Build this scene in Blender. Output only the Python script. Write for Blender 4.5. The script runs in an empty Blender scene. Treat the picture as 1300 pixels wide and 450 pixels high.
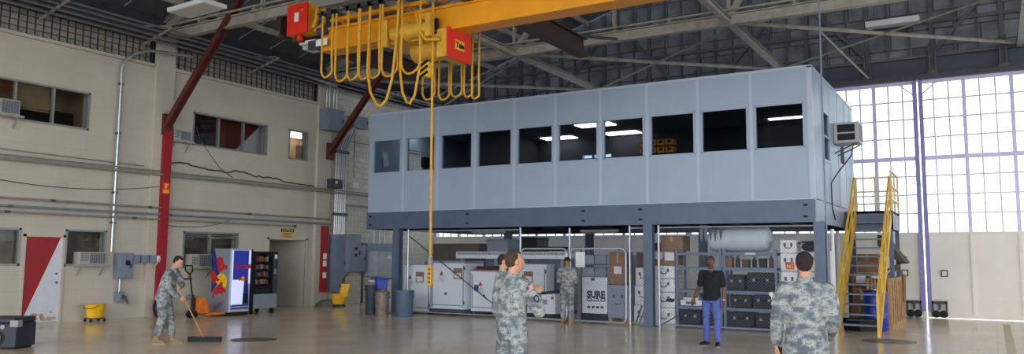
import bpy, bmesh, math, random
from mathutils import Vector, Matrix, Euler
random.seed(7)
R = math.radians
SC = bpy.context.scene
COL = SC.collection

# ------------------------------------------------------------------ camera, world, exposure
YAW, PITCH, ROLL = 0.54403, 0.10147, 0.00697
fw = Vector((-math.sin(YAW) * math.cos(PITCH), math.cos(YAW) * math.cos(PITCH), math.sin(PITCH)))
rt = Vector((math.cos(YAW), math.sin(YAW), 0))
up = rt.cross(fw)
r2 = rt * math.cos(ROLL) + up * math.sin(ROLL)
u2 = -rt * math.sin(ROLL) + up * math.cos(ROLL)
cd = bpy.data.cameras.new('camera'); cam = bpy.data.objects.new('camera', cd); COL.objects.link(cam)
M4 = Matrix((r2, u2, -fw)).transposed().to_4x4(); M4.translation = Vector((0, 0, 1.7))
cam.matrix_world = M4
cd.sensor_width = 36; cd.lens = 36 * 1006 / 1300; cd.clip_end = 500
SC.camera = cam

W = bpy.data.worlds.new('world'); SC.world = W; W.use_nodes = True
nt = W.node_tree; bg = nt.nodes['Background']
tc = nt.nodes.new('ShaderNodeTexCoord'); sx = nt.nodes.new('ShaderNodeSeparateXYZ'); rp = nt.nodes.new('ShaderNodeValToRGB')
nt.links.new(tc.outputs['Generated'], sx.inputs[0]); nt.links.new(sx.outputs['Z'], rp.inputs[0]); nt.links.new(rp.outputs[0], bg.inputs[0])
rp.color_ramp.elements[0].position = 0.0; rp.color_ramp.elements[0].color = (0.98, 0.99, 1.0, 1)
rp.color_ramp.elements[1].position = 0.8; rp.color_ramp.elements[1].color = (0.70, 0.84, 1.0, 1)
bg.inputs[1].default_value = 3.0
SC.view_settings.view_transform = 'Standard'; SC.view_settings.look = 'None'; SC.view_settings.gamma = 1
SC.view_settings.use_curve_mapping = False
SC.view_settings.exposure = 0.68
SC.cycles.max_bounces = 8; SC.cycles.diffuse_bounces = 5; SC.cycles.glossy_bounces = 4; SC.cycles.transparent_max_bounces = 12
SC.cycles.sample_clamp_indirect = 8

def portal(name, loc, rot, sx_, sy_):
    l = bpy.data.lights.new(name, 'AREA'); l.shape = 'RECTANGLE'; l.size = sx_; l.size_y = sy_
    l.cycles.is_portal = True
    o = bpy.data.objects.new(name, l); COL.objects.link(o); o.location = loc; o.rotation_euler = rot
portal('daylight_rear_opening', (4, -12.1, 5), (R(90), 0, 0), 50, 11)
portal('daylight_far_windows', (-4, 27.3, 4.85), (R(-90), 0, 0), 33, 4.7)
portal('unbuilt_side_portal', (28.1, 8, 4.2), (R(90), 0, R(90)), 40, 8.6)  # unseen right wall left out to let sky light in; sampling portal

# ------------------------------------------------------------------ materials
MATS = {}
def srgb(c):
    return tuple((x / 12.92 if x <= 0.04045 else ((x + 0.055) / 1.055) ** 2.4) for x in (c[0] / 255, c[1] / 255, c[2] / 255)) + (1,)
def mat(name, col, rough=0.5, metal=0.0, var=0.12, scale=6.0, bump=0.0, emit=None, spec=0.5):
    if name in MATS: return MATS[name]
    m = bpy.data.materials.new(name); m.use_nodes = True; MATS[name] = m
    n = m.node_tree.nodes; l = m.node_tree.links; b = n['Principled BSDF']
    c = srgb(col)
    b.inputs['Roughness'].default_value = rough; b.inputs['Metallic'].default_value = metal
    b.inputs['Specular IOR Level'].default_value = spec
    t = n.new('ShaderNodeTexCoord'); no = n.new('ShaderNodeTexNoise'); no.inputs['Scale'].default_value = scale; no.inputs['Detail'].default_value = 4
    l.new(t.outputs['Object'], no.inputs['Vector'])
    r = n.new('ShaderNodeValToRGB')
    r.color_ramp.elements[0].position = 0.3; r.color_ramp.elements[1].position = 0.7
    r.color_ramp.elements[0].color = tuple(x * (1 - var) for x in c[:3]) + (1,)
    r.color_ramp.elements[1].color = tuple(min(1, x * (1 + var)) for x in c[:3]) + (1,)
    l.new(no.outputs[0], r.inputs[0]); l.new(r.outputs[0], b.inputs['Base Color'])
    if bump:
        bp = n.new('ShaderNodeBump'); bp.inputs['Strength'].default_value = bump; bp.inputs['Distance'].default_value = 0.02
        l.new(no.outputs[0], bp.inputs['Height']); l.new(bp.outputs[0], b.inputs['Normal'])
    if emit:
        b.inputs['Emission Color'].default_value = c; b.inputs['Emission Strength'].default_value = emit
    return m

def brick_mat(name, c1, c2, mortar, w, h, msize, axes='YZ', rough=0.75, bump=0.4, noise=0.25, nscale=1.2):
    m = bpy.data.materials.new(name); m.use_nodes = True; MATS[name] = m
    n = m.node_tree.nodes; l = m.node_tree.links; b = n['Principled BSDF']; b.inputs['Roughness'].default_value = rough
    g = n.new('ShaderNodeNewGeometry'); s = n.new('ShaderNodeSeparateXYZ'); cb = n.new('ShaderNodeCombineXYZ')
    l.new(g.outputs['Position'], s.inputs[0]); l.new(s.outputs[axes[0]], cb.inputs[0]); l.new(s.outputs[axes[1]], cb.inputs[1])
    br = n.new('ShaderNodeTexBrick'); l.new(cb.outputs[0], br.inputs['Vector'])
    br.inputs['Color1'].default_value = srgb(c1); br.inputs['Color2'].default_value = srgb(c2); br.inputs['Mortar'].default_value = srgb(mortar)
    br.inputs['Scale'].default_value = 1; br.inputs['Brick Width'].default_value = w; br.inputs['Row Height'].default_value = h
    br.inputs['Mortar Size'].default_value = msize; br.inputs['Mortar Smooth'].default_value = 0.3
    no = n.new('ShaderNodeTexNoise'); no.inputs['Scale'].default_value = nscale; no.inputs['Detail'].default_value = 6
    l.new(g.outputs['Position'], no.inputs['Vector'])
    r = n.new('ShaderNodeValToRGB'); r.color_ramp.elements[0].position = 0.3; r.color_ramp.elements[1].position = 0.7
    r.color_ramp.elements[0].color = (1 - noise,) * 3 + (1,); r.color_ramp.elements[1].color = (1, 1, 1, 1)
    l.new(no.outputs[0], r.inputs[0])
    mx = n.new('ShaderNodeMixRGB'); mx.blend_type = 'MULTIPLY'; mx.inputs[0].default_value = 1
    l.new(br.outputs['Color'], mx.inputs[1]); l.new(r.outputs[0], mx.inputs[2]); l.new(mx.outputs[0], b.inputs['Base Color'])
    bp = n.new('ShaderNodeBump'); bp.inputs['Strength'].default_value = bump; bp.inputs['Distance'].default_value = 0.03
    ad = n.new('ShaderNodeMath'); ad.operation = 'SUBTRACT'; l.new(no.outputs[0], ad.inputs[0]); l.new(br.outputs['Fac'], ad.inputs[1])
    l.new(ad.outputs[0], bp.inputs['Height']); l.new(bp.outputs[0], b.inputs['Normal'])
    return m

def glass_mat(name, tint, gloss=0.08, rough=0.02):
    m = bpy.data.materials.new(name); m.use_nodes = True; MATS[name] = m
    n = m.node_tree.nodes; l = m.node_tree.links
    n.remove(n['Principled BSDF']); out = n['Material Output']
    t = n.new('ShaderNodeBsdfTransparent'); t.inputs[0].default_value = tint + (1,)
    g = n.new('ShaderNodeBsdfGlossy'); g.inputs['Roughness'].default_value = rough
    mx = n.new('ShaderNodeMixShader'); mx.inputs[0].default_value = gloss
    l.new(t.outputs[0], mx.inputs[1]); l.new(g.outputs[0], mx.inputs[2]); l.new(mx.outputs[0], out.inputs[0])
    return m

def camo_mat(name, cols, snap=0.012, scale=11.0):
    m = bpy.data.materials.new(name); m.use_nodes = True; MATS[name] = m
    n = m.node_tree.nodes; l = m.node_tree.links; b = n['Principled BSDF']; b.inputs['Roughness'].default_value = 0.9
    t = n.new('ShaderNodeTexCoord'); v = n.new('ShaderNodeVectorMath'); v.operation = 'SNAP'; v.inputs[1].default_value = (snap, snap, snap)
    v2 = n.new('ShaderNodeVectorMath'); v2.operation = 'MULTIPLY'; v2.inputs[1].default_value = (0.8, 0.8, 1.25)
    no = n.new('ShaderNodeTexNoise'); no.inputs['Scale'].default_value = scale; no.inputs['Detail'].default_value = 3; no.inputs['Roughness'].default_value = 0.65
    l.new(t.outputs['Object'], v.inputs[0]); l.new(v.outputs[0], v2.inputs[0]); l.new(v2.outputs[0], no.inputs['Vector'])
    r = n.new('ShaderNodeValToRGB'); r.color_ramp.interpolation = 'CONSTANT'
    e = r.color_ramp.elements; e[0].position = 0; e[0].color = srgb(cols[0]); e[1].position = 0.43; e[1].color = srgb(cols[1])
    e2 = e.new(0.50); e2.color = srgb(cols[2]); e3 = e.new(0.56); e3.color = srgb(cols[3]); e4 = e.new(0.64); e4.color = srgb(cols[1])
    l.new(no.outputs[0], r.inputs[0]); l.new(r.outputs[0], b.inputs['Base Color'])
    return m

def floor_mat():
    m = bpy.data.materials.new('epoxy floor'); m.use_nodes = True
    n = m.node_tree.nodes; l = m.node_tree.links; b = n['Principled BSDF']
    g = n.new('ShaderNodeNewGeometry')
    no = n.new('ShaderNodeTexNoise'); no.inputs['Scale'].default_value = 0.35; no.inputs['Detail'].default_value = 8; no.inputs['Roughness'].default_value = 0.6
    l.new(g.outputs['Position'], no.inputs['Vector'])
    r = n.new('ShaderNodeValToRGB'); r.color_ramp.elements[0].position = 0.32; r.color_ramp.elements[1].position = 0.68
    r.color_ramp.elements[0].color = srgb((216, 197, 168)); r.color_ramp.elements[1].color = srgb((232, 214, 186))
    l.new(no.outputs[0], r.inputs[0])
    # expansion joints
    br = n.new('ShaderNodeTexBrick'); br.offset = 0; br.inputs['Scale'].default_value = 1; br.inputs['Brick Width'].default_value = 6.4; br.inputs['Row Height'].default_value = 6.4
    br.inputs['Mortar Size'].default_value = 0.012; br.inputs['Color1'].default_value = (1, 1, 1, 1); br.inputs['Color2'].default_value = (1, 1, 1, 1); br.inputs['Mortar'].default_value = (0.88, 0.86, 0.84, 1)
    l.new(g.outputs['Position'], br.inputs['Vector'])
    mx = n.new('ShaderNodeMixRGB'); mx.blend_type = 'MULTIPLY'; mx.inputs[0].default_value = 1
    l.new(r.outputs[0], mx.inputs[1]); l.new(br.outputs['Color'], mx.inputs[2])
    # scattered rusty scuffs
    n3 = n.new('ShaderNodeTexNoise'); n3.inputs['Scale'].default_value = 1.7; n3.inputs['Detail'].default_value = 5
    l.new(g.outputs['Position'], n3.inputs['Vector'])
    r3 = n.new('ShaderNodeValToRGB'); r3.color_ramp.elements[0].position = 0.68; r3.color_ramp.elements[1].position = 0.78
    r3.color_ramp.elements[0].color = (1, 1, 1, 1); r3.color_ramp.elements[1].color = (0.9, 0.84, 0.78, 1)
    l.new(n3.outputs[0], r3.inputs[0])
    m2 = n.new('ShaderNodeMixRGB'); m2.blend_type = 'MULTIPLY'; m2.inputs[0].default_value = 1
    l.new(mx.outputs[0], m2.inputs[1]); l.new(r3.outputs[0], m2.inputs[2])
    l.new(m2.outputs[0], b.inputs['Base Color'])
    n2 = n.new('ShaderNodeTexNoise'); n2.inputs['Scale'].default_value = 0.9; n2.inputs['Detail'].default_value = 5
    l.new(g.outputs['Position'], n2.inputs['Vector'])
    mr = n.new('ShaderNodeMapRange'); mr.inputs[1].default_value = 0.3; mr.inputs[2].default_value = 0.7; mr.inputs[3].default_value = 0.14; mr.inputs[4].default_value = 0.24
    l.new(n2.outputs[0], mr.inputs[0]); l.new(mr.outputs[0], b.inputs['Roughness'])
    bp = n.new('ShaderNodeBump'); bp.inputs['Strength'].default_value = 0.05; bp.inputs['Distance'].default_value = 0.01
    l.new(n2.outputs[0], bp.inputs['Height']); l.new(bp.outputs[0], b.inputs['Normal'])
    b.inputs['Specular IOR Level'].default_value = 0.55
    return m

wall_paint = brick_mat('painted block wall', (194, 187, 174), (192, 185, 172), (186, 179, 166), 0.84, 0.4, 0.008, bump=0.05, noise=0.09)
block_wall = brick_mat('grey block wall', (226, 219, 206), (216, 208, 194), (192, 184, 170), 0.4, 0.2, 0.012, bump=0.2, noise=0.15)
insul = brick_mat('foil insulation blanket', (140, 145, 154), (112, 117, 128), (74, 77, 86), 1.22, 0.55, 0.02, axes='XZ', rough=0.6, bump=0.8, noise=0.55, nscale=1.9)
door_panel_m = mat('off white door steel', (236, 229, 220), 0.5, 0, 0.06, 1.0)
door_frame_m = mat('window steel with lilac glare', (206, 202, 236), 0.5, 0.2, 0.08)  # lilac fringe and backlight glare are put into the steel colour
floor_m = floor_mat()
roof_m = mat('grey roof sheet', (96, 97, 103), 0.6, 0.0, 0.12, 1.5)
steel_m = mat('pale painted truss steel', (158, 152, 142), 0.55, 0.0, 0.2, 4.0)
steel_dk = mat('dark steel', (66, 68, 76), 0.5, 0.2, 0.2, 4.0)
navy_m = mat('dark slate girder', (62, 68, 84), 0.5, 0.1, 0.15)
rust_m = mat('red oxide steel', (86, 38, 30), 0.6, 0.0, 0.2, 4.0)
red_m = mat('red column paint', (150, 22, 34), 0.45, 0, 0.15)
conduit_m = mat('galvanised conduit', (170, 172, 176), 0.35, 0.75, 0.12, 10)
conduit_p = mat('painted pipe', (140, 136, 130), 0.5, 0.1, 0.15, 6)
ebox_m = mat('grey electrical enclosure', (122, 134, 152), 0.45, 0.1, 0.08)
ebox_l = mat('light grey enclosure', (166, 174, 182), 0.45, 0.1, 0.08)
booth_m = mat('booth wall panel', (152, 168, 190), 0.42, 0.0, 0.03, 2)
booth_e = mat('booth seam trim', (172, 184, 204), 0.4, 0.0, 0.03)
booth_beam = mat('booth slate beam', (84, 97, 122), 0.45, 0.1, 0.08, 3)
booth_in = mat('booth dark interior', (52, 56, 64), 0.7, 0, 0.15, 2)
booth_ceil = mat('booth ceiling tile', (150, 154, 160), 0.8, 0, 0.1, 2)
tube_m = mat('fluorescent diffuser', (255, 252, 240), 0.4, 0, 0.0, emit=3.2)
yellow_m = mat('crane yellow', (226, 150, 12), 0.42, 0, 0.08, 2)
yellow_l = mat('hoist yellow', (204, 156, 50), 0.45, 0, 0.12, 6)
cable_y = mat('festoon cable yellow', (205, 152, 36), 0.5, 0, 0.15, 20)
rail_y = mat('handrail yellow', (224, 178, 60), 0.45, 0, 0.12, 6)
redbox_m = mat('crane red orange', (222, 46, 26), 0.45, 0, 0.06)
black_m = mat('black plastic', (22, 23, 27), 0.55, 0, 0.2, spec=0.3)
blackmat = mat('black rubber', (20, 20, 22), 0.75, 0, 0.2)
white_m = mat('white enamel', (222, 224, 228), 0.4, 0, 0.05)
case_m = mat('white ribbed case', (232, 234, 238), 0.5, 0, 0.1, 5)
unit_m = mat('pale equipment paint', (228, 234, 243), 0.42, 0, 0.05, 3)
greybox_m = mat('grey case', (136, 146, 166), 0.5, 0, 0.1, 4)
lens_m = mat('fixture lens', (196, 196, 192), 0.4, 0, 0.06)
card_m = mat('cardboard', (140, 104, 76), 0.8, 0, 0.15, 5)
card_d = mat('dark cardboard', (92, 68, 54), 0.85, 0, 0.2, 5)
paper_m = mat('white paper', (226, 226, 228), 0.7, 0, 0.03)
wood_m = mat('crate pine', (184, 146, 102), 0.7, 0, 0.2, 9)
ply_m = mat('dark plywood', (84, 66, 52), 0.75, 0, 0.25, 6)
rack_m = mat('shelving steel', (96, 110, 136), 0.45, 0.2, 0.1)
fence_m = mat('fence wire', (112, 122, 140), 0.5, 0.3, 0.1)
fpost_m = mat('fence tube', (170, 178, 190), 0.35, 0.5, 0.1)
bin_m = mat('blue grey bin plastic', (78, 92, 116), 0.5, 0, 0.1)
bin_d = mat('charcoal bin plastic', (46, 54, 68), 0.55, 0, 0.15)
blue_m = mat('blue plastic', (36, 58, 160), 0.4, 0, 0.1)
mop_m = mat('mop bucket yellow', (236, 184, 26), 0.4, 0, 0.08)
orange_m = mat('pallet truck orange', (216, 112, 30), 0.45, 0, 0.2, 6)
jeans_m = mat('blue denim', (84, 100, 168), 0.85, 0, 0.2, 14)
tee_m = mat('black cotton', (22, 24, 30), 0.9, 0, 0.2, 14)
skin_l = mat('light skin', (196, 142, 114), 0.55, 0, 0.06)
skin_d = mat('brown skin', (104, 66, 50), 0.5, 0, 0.08)
hair_m = mat('dark cropped hair', (38, 30, 27), 0.9, 0, 0.3, 60)
hair_b = mat('brown cropped hair', (66, 48, 38), 0.9, 0, 0.3, 60)
boot_m = mat('tan suede boot', (150, 118, 86), 0.85, 0, 0.15, 14)
shoe_m = mat('black shoe', (22, 22, 24), 0.5, 0, 0.15)
sole_m = mat('pale sole', (150, 140, 126), 0.8, 0, 0.1)
lip_m = mat('lip', (150, 84, 74), 0.5, 0, 0.05)
eye_m = mat('eye white', (214, 208, 200), 0.3, 0, 0.02)
camo = camo_mat('grey digital camouflage', [(92, 99, 106), (114, 121, 126), (140, 144, 145), (164, 164, 159)])
brick_tan = mat('room brown', (124, 112, 96), 0.8, 0, 0.2, 3)
room_tan = mat('room tan', (176, 152, 112), 0.8, 0, 0.15, 3)
room_grey = mat('room blind grey', (126, 130, 132), 0.7, 0, 0.08)
room_red = mat('room dark red', (120, 40, 36), 0.8, 0, 0.1)
room_dark = mat('room dark', (36, 36, 40), 0.8, 0, 0.15)
alu_m = mat('window aluminium', (150, 152, 152), 0.4, 0.5, 0.08)
winglass = glass_mat('window glass', (0.84, 0.85, 0.86), 0.035)
boothglass = glass_mat('tinted booth glass', (0.74, 0.77, 0.82), 0.0)
doorglass = glass_mat('hangar door glass', (0.66, 0.69, 0.685), 0.04)
clearplastic = mat('translucent tote', (150, 164, 176), 0.35, 0, 0.12, 6)
door_red = mat('door red', (150, 24, 34), 0.45, 0, 0.06)
door_white = mat('door white', (206, 210, 220), 0.45, 0, 0.05)
rustst = mat('rust stain', (178, 144, 118), 0.8, 0, 0.3, 12)
line_m = mat('faded yellow line', (190, 158, 100), 0.4, 0, 0.12, 5)
vend_grey = mat('machine grey', (136, 146, 160), 0.4, 0.2, 0.05)
vend_silver = mat('machine silver', (184, 192, 206), 0.35, 0.2, 0.05)
vend_blue = mat('machine blue', (28, 44, 128), 0.4, 0, 0.06)
vend_red = mat('machine red', (190, 36, 40), 0.4, 0, 0.06)
vend_yel = mat('machine yellow', (240, 186, 40), 0.4, 0, 0.06)
vend_lit = mat('lit panel white', (214, 220, 255), 0.3, 0, 0.0, emit=0.3)
vend_litb = mat('lit panel blue', (40, 52, 150), 0.3, 0, 0.0, emit=0.2)
concrete_m = mat('apron concrete', (190, 186, 178), 0.9, 0, 0.1, 0.5)

# ------------------------------------------------------------------ mesh builder
def V(*a): return Vector(a)
class MB:
    def __init__(s): s.v = []; s.f = []; s.mi = []; s.cur = 0
    def add(s, vs, fs):
        o = len(s.v); s.v += [Vector(x) for x in vs]
        for f in fs: s.f.append([i + o for i in f]); s.mi.append(s.cur)
        return s
    def box(s, x0, x1, y0, y1, z0, z1):
        return s.add([(x0, y0, z0), (x1, y0, z0), (x1, y1, z0), (x0, y1, z0), (x0, y0, z1), (x1, y0, z1), (x1, y1, z1), (x0, y1, z1)],
                     [(0, 3, 2, 1), (4, 5, 6, 7), (0, 1, 5, 4), (1, 2, 6, 5), (2, 3, 7, 6), (3, 0, 4, 7)])
    def bar(s, a, b, w, h, upv=(0, 0, 1), roll=0):
        a = Vector(a); b = Vector(b); d = (b - a).normalized(); u = Vector(upv)
        if abs(d.dot(u)) > 0.98: u = Vector((0, 1, 0))
        x = d.cross(u).normalized(); u = x.cross(d)
        vs = []
        for p in (a, b):
            for i, j in ((-1, -1), (1, -1), (1, 1), (-1, 1)): vs.append(p + x * w / 2 * i + u * h / 2 * j)
        return s.add(vs, [(0, 3, 2, 1), (4, 5, 6, 7), (0, 1, 5, 4), (1, 2, 6, 5), (2, 3, 7, 6), (3, 0, 4, 7)])
    def ibeam(s, a, b, w, h, t=0.02, upv=(0, 0, 1)):
        a = Vector(a); b = Vector(b); d = (b - a).normalized(); u = Vector(upv)
        if abs(d.dot(u)) > 0.98: u = Vector((0, 1, 0))
        x = d.cross(u).normalized(); u = x.cross(d)
        o = u * (h / 2 - t / 2)
        s.bar(a + o, b + o, w, t, upv); s.bar(a - o, b - o, w, t, upv); s.bar(a, b, t, h - 2 * t, upv); return s
    def loft(s, pts, rad, xdir=(1, 0, 0), n=12, caps=True):
        pts = [Vector(p) for p in pts]; N = len(pts); o = len(s.v); xd = Vector(xdir)
        for i, p in enumerate(pts):
            t = (pts[min(i + 1, N - 1)] - pts[max(i - 1, 0)]).normalized()
            x = (xd - t * xd.dot(t))
            if x.length < 1e-3: x = t.orthogonal()
            x.normalize(); y = t.cross(x); xd = x
            r = rad[i] if isinstance(rad, (list, tuple)) else rad
            rx, ry = r if isinstance(r, (list, tuple)) else (r, r)
            for k in range(n):
                a = 2 * math.pi * k / n; s.v.append(p + x * rx * math.cos(a) + y * ry * math.sin(a))
        for i in range(N - 1):
            for k in range(n):
                k2 = (k + 1) % n; s.f.append([o + i * n + k, o + i * n + k2, o + (i + 1) * n + k2, o + (i + 1) * n + k]); s.mi.append(s.cur)
        if caps:
            s.f.append([o + k for k in range(n)][::-1]); s.mi.append(s.cur)
            s.f.append([o + (N - 1) * n + k for k in range(n)]); s.mi.append(s.cur)
        return s
    def tube(s, pts, r, n=8): return s.loft(pts, r, (0.31, 0.77, 0.55), n)
    def lathe(s, c, prof, n=24, axis='Z'):
        o = len(s.v); c = Vector(c)
        for r, z in prof:
            for k in range(n):
                a = 2 * math.pi * k / n; q = (r * math.cos(a), r * math.sin(a), z)
                if axis == 'X': q = (q[2], q[0], q[1])
                if axis == 'Y': q = (q[1], q[2], q[0])
                s.v.append(c + Vector(q))
        for i in range(len(prof) - 1):
            for k in range(n):
                k2 = (k + 1) % n; s.f.append([o + i * n + k, o + i * n + k2, o + (i + 1) * n + k2, o + (i + 1) * n + k]); s.mi.append(s.cur)
        s.f.append([o + k for k in range(n)][::-1]); s.mi.append(s.cur)
        s.f.append([o + (len(prof) - 1) * n + k for k in range(n)]); s.mi.append(s.cur)
        return s
    def ball(s, c, rad, rot=None, nu=16, nv=10):
        c = Vector(c); r = rad if isinstance(rad, (list, tuple)) else (rad,) * 3
        vs = [Vector((0, 0, -r[2]))]
        for j in range(1, nv):
            ph = -math.pi / 2 + math.pi * j / nv
            for k in range(nu):
                a = 2 * math.pi * k / nu; vs.append(Vector((r[0] * math.cos(ph) * math.cos(a), r[1] * math.cos(ph) * math.sin(a), r[2] * math.sin(ph))))
        vs.append(Vector((0, 0, r[2])))
        if rot is not None: vs = [rot @ q for q in vs]
        fs = []
        for k in range(nu):
            k2 = (k + 1) % nu; fs.append((0, 1 + k2, 1 + k))
            for j in range(nv - 2):
                a = 1 + j * nu; fs.append((a + k, a + k2, a + nu + k2, a + nu + k))
            fs.append((1 + (nv - 2) * nu + k, 1 + (nv - 2) * nu + k2, len(vs) - 1))
        return s.add([c + q for q in vs], fs)
    def limb(s, pts, rad, xdir=(1, 0, 0), n=12):
        s.loft(pts, rad, xdir, n)
        for p, r in ((pts[0], rad[0]), (pts[-1], rad[-1])):
            q = min(r) if isinstance(r, (list, tuple)) else r
            s.ball(p, q * 0.99, None, 12, 8)
        return s
    def prism(s, poly, fn, w0, w1):
        n = len(poly)
        vs = [fn(u, v, w0) for u, v in poly] + [fn(u, v, w1) for u, v in poly]
        fs = [list(range(n))[::-1], [n + i for i in range(n)]] + [(i, (i + 1) % n, n + (i + 1) % n, n + i) for i in range(n)]
        return s.add(vs, fs)
    def xf(s, mtx):
        s.v = [mtx @ q for q in s.v]; return s
    def mesh(s, name, mats, smooth=False):
        me = bpy.data.meshes.new(name); me.from_pydata([tuple(q) for q in s.v], [], s.f)
        for m in (mats if isinstance(mats, (list, tuple)) else [mats]): me.materials.append(m)
        me.polygons.foreach_set('material_index', s.mi)
        b = bmesh.new(); b.from_mesh(me); bmesh.ops.recalc_face_normals(b, faces=b.faces); b.to_mesh(me); b.free()
        if smooth:
            me.polygons.foreach_set('use_smooth', [True] * len(me.polygons)); me.set_sharp_from_angle(angle=R(40))
        me.update(); return me
    def build(s, name, mats, parent=None, bevel=0, smooth=False, local=False):
        if parent is not None:
            if not local:
                o = Vector(parent.get('_w', (0, 0, 0))); s.v = [q - o for q in s.v]
            org = Vector((0, 0, 0))
        else:
            mn = Vector([min(q[i] for q in s.v) for i in range(3)]); mxx = Vector([max(q[i] for q in s.v) for i in range(3)])
            org = Vector(((mn.x + mxx.x) / 2, (mn.y + mxx.y) / 2, mn.z)); s.v = [q - org for q in s.v]
        ob = bpy.data.objects.new(name, s.mesh(name, mats, smooth)); COL.objects.link(ob); ob.location = org
        if parent is not None:
            ob.parent = parent; ob['_w'] = list(parent.get('_w', (0, 0, 0)))
        else: ob['_w'] = list(org)
        if bevel:
            md = ob.modifiers.new('bevel', 'BEVEL'); md.width = bevel; md.segments = 2; md.limit_method = 'ANGLE'
        return ob

def tag(o, label=None, cat=None, group=None, kind=None):
    if label: o['label'] = label
    if cat: o['category'] = cat
    if group: o['group'] = group
    if kind: o['kind'] = kind
    return o
def thing(name, loc, label, cat, group=None, kind=None, rz=0):
    o = bpy.data.objects.new(name, None); COL.objects.link(o); o.location = loc; o.rotation_euler = (0, 0, rz); o['_w'] = list(loc)
    o.empty_display_size = 0.1
    return tag(o, label, cat, group, kind)
def struct(mb, name, mats, parent=None, label=None, **k):
    o = mb.build(name, mats, parent, **k)
    if parent is None: o['kind'] = 'structure'
    if label: o['label'] = label
    return o
def solo(mb, name, mats, label, cat, group=None, **k):
    return tag(mb.build(name, mats, None, **k), label, cat, group)

def text_mesh(txt, size, depth=0.003, bold=0.0, shear=0.0):
    cu = bpy.data.curves.new('lettering', 'FONT'); cu.body = txt; cu.size = size; cu.extrude = depth; cu.offset = bold; cu.shear = shear
    cu.align_x = 'CENTER'; cu.align_y = 'CENTER'; cu.resolution_u = 3
    o = bpy.data.objects.new('lettering', cu); COL.objects.link(o)
    dg = bpy.context.evaluated_depsgraph_get(); dg.update()
    me = bpy.data.meshes.new_from_object(o.evaluated_get(dg)); bpy.data.objects.remove(o); bpy.data.curves.remove(cu)
    return me
def lettering(txt, size, m, parent, center, xdir, ydir, name='lettering', bold=0.0, shear=0.0, sx_=1.0, depth=0.003):
    me = text_mesh(txt, size, depth, bold, shear); me.materials.clear(); me.materials.append(m)
    x = Vector(xdir).normalized(); y = Vector(ydir).normalized(); z = x.cross(y)
    mt = Matrix((x * sx_, y, z)).transposed().to_4x4(); mt.translation = Vector(center) - Vector(parent.get('_w', (0, 0, 0)))
    me.transform(mt)
    o = bpy.data.objects.new(name, me); COL.objects.link(o); o.parent = parent; o['_w'] = list(parent.get('_w', (0, 0, 0)))
    return o

def remeshed(mb, name, mats, parent, voxel, smooth_it=4, local=True):
    me = mb.mesh(name, mats)
    t = bpy.data.objects.new('tmp', me); COL.objects.link(t)
    m = t.modifiers.new('r', 'REMESH'); m.mode = 'VOXEL'; m.voxel_size = voxel
    sm = t.modifiers.new('s', 'SMOOTH'); sm.factor = 0.5; sm.iterations = smooth_it
    dg = bpy.context.evaluated_depsgraph_get(); dg.update()
    out = bpy.data.meshes.new_from_object(t.evaluated_get(dg)); bpy.data.objects.remove(t); bpy.data.meshes.remove(me)
    out.name = name; out.materials.clear()
    for q in (mats if isinstance(mats, (list, tuple)) else [mats]): out.materials.append(q)
    out.polygons.foreach_set('use_smooth', [True] * len(out.polygons))
    o = bpy.data.objects.new(name, out); COL.objects.link(o)
    if parent is not None: o.parent = parent
    return o

def slab_holes(mb, axis, c0, c1, u0, u1, z0, z1, holes):
    """slab between c0..c1 on axis ('X' or 'Y'), spanning u,z, with rectangular holes (ua,ub,za,zb)"""
    us = sorted({u0, u1} | {h[0] for h in holes} | {h[1] for h in holes}); zs = sorted({z0, z1} | {h[2] for h in holes} | {h[3] for h in holes})
    us = [q for q in us if u0 <= q <= u1]; zs = [q for q in zs if z0 <= q <= z1]
    for j in range(len(zs) - 1):
        run = None
        for i in range(len(us)):
            solid = False
            if i < len(us) - 1:
                cu = (us[i] + us[i + 1]) / 2; cz = (zs[j] + zs[j + 1]) / 2
                solid = not any(h[0] < cu < h[1] and h[2] < cz < h[3] for h in holes)
            if solid and run is None: run = us[i]
            if not solid and run is not None:
                if axis == 'X': mb.box(c0, c1, run, us[i], zs[j], zs[j + 1])
                else: mb.box(run, us[i], c0, c1, zs[j], zs[j + 1])
                run = None
    return mb

# ================================================================== LARGE STRUCTURE
XW = -20.1
struct(MB().box(-20.1, 28, -12, 27, -0.2, 0), 'floor', floor_m)
struct(MB().box(-70, 80, 27.01, 80, -0.25, -0.06).box(-70, 80, -60, -12.01, -0.25, -0.06).box(28.01, 80, -12.01, 27.01, -0.25, -0.06), 'ground', concrete_m)

WIN = {  # left wall window openings: y0,y1,z0,z1
    1: (8.1, 11.8, 4.93, 5.93), 2: (14.95, 17.76, 4.95, 5.95), 3: (18.7, 19.57, 4.95, 5.97),
    4: (8.6, 10.30, 1.42, 2.33), 5: (11.38, 12.47, 1.41, 2.34), 6: (14.8, 16.77, 1.34, 2.40)}
holes = list(WIN.values()) + [(10.36, 11.36, 0, 2.19), (18.0, 19.62, 0, 2.24)]
w = MB(); slab_holes(w, 'X', -20.4, XW, -12, 20.6, 0, 7.0, holes)
struct(w, 'wall_left', wall_paint)
struct(MB().box(-20.4, XW, 20.6, 27.3, 0, 8.2), 'wall_left_rear', block_wall)
# soffit ledge above wall panels
struct(MB().box(-20.4, -19.98, -12, 13.55, 7.0, 7.08).box(-20.4, -19.98, 14.2, 19.95, 7.0, 7.08), 'trim_1', wall_paint)

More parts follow.
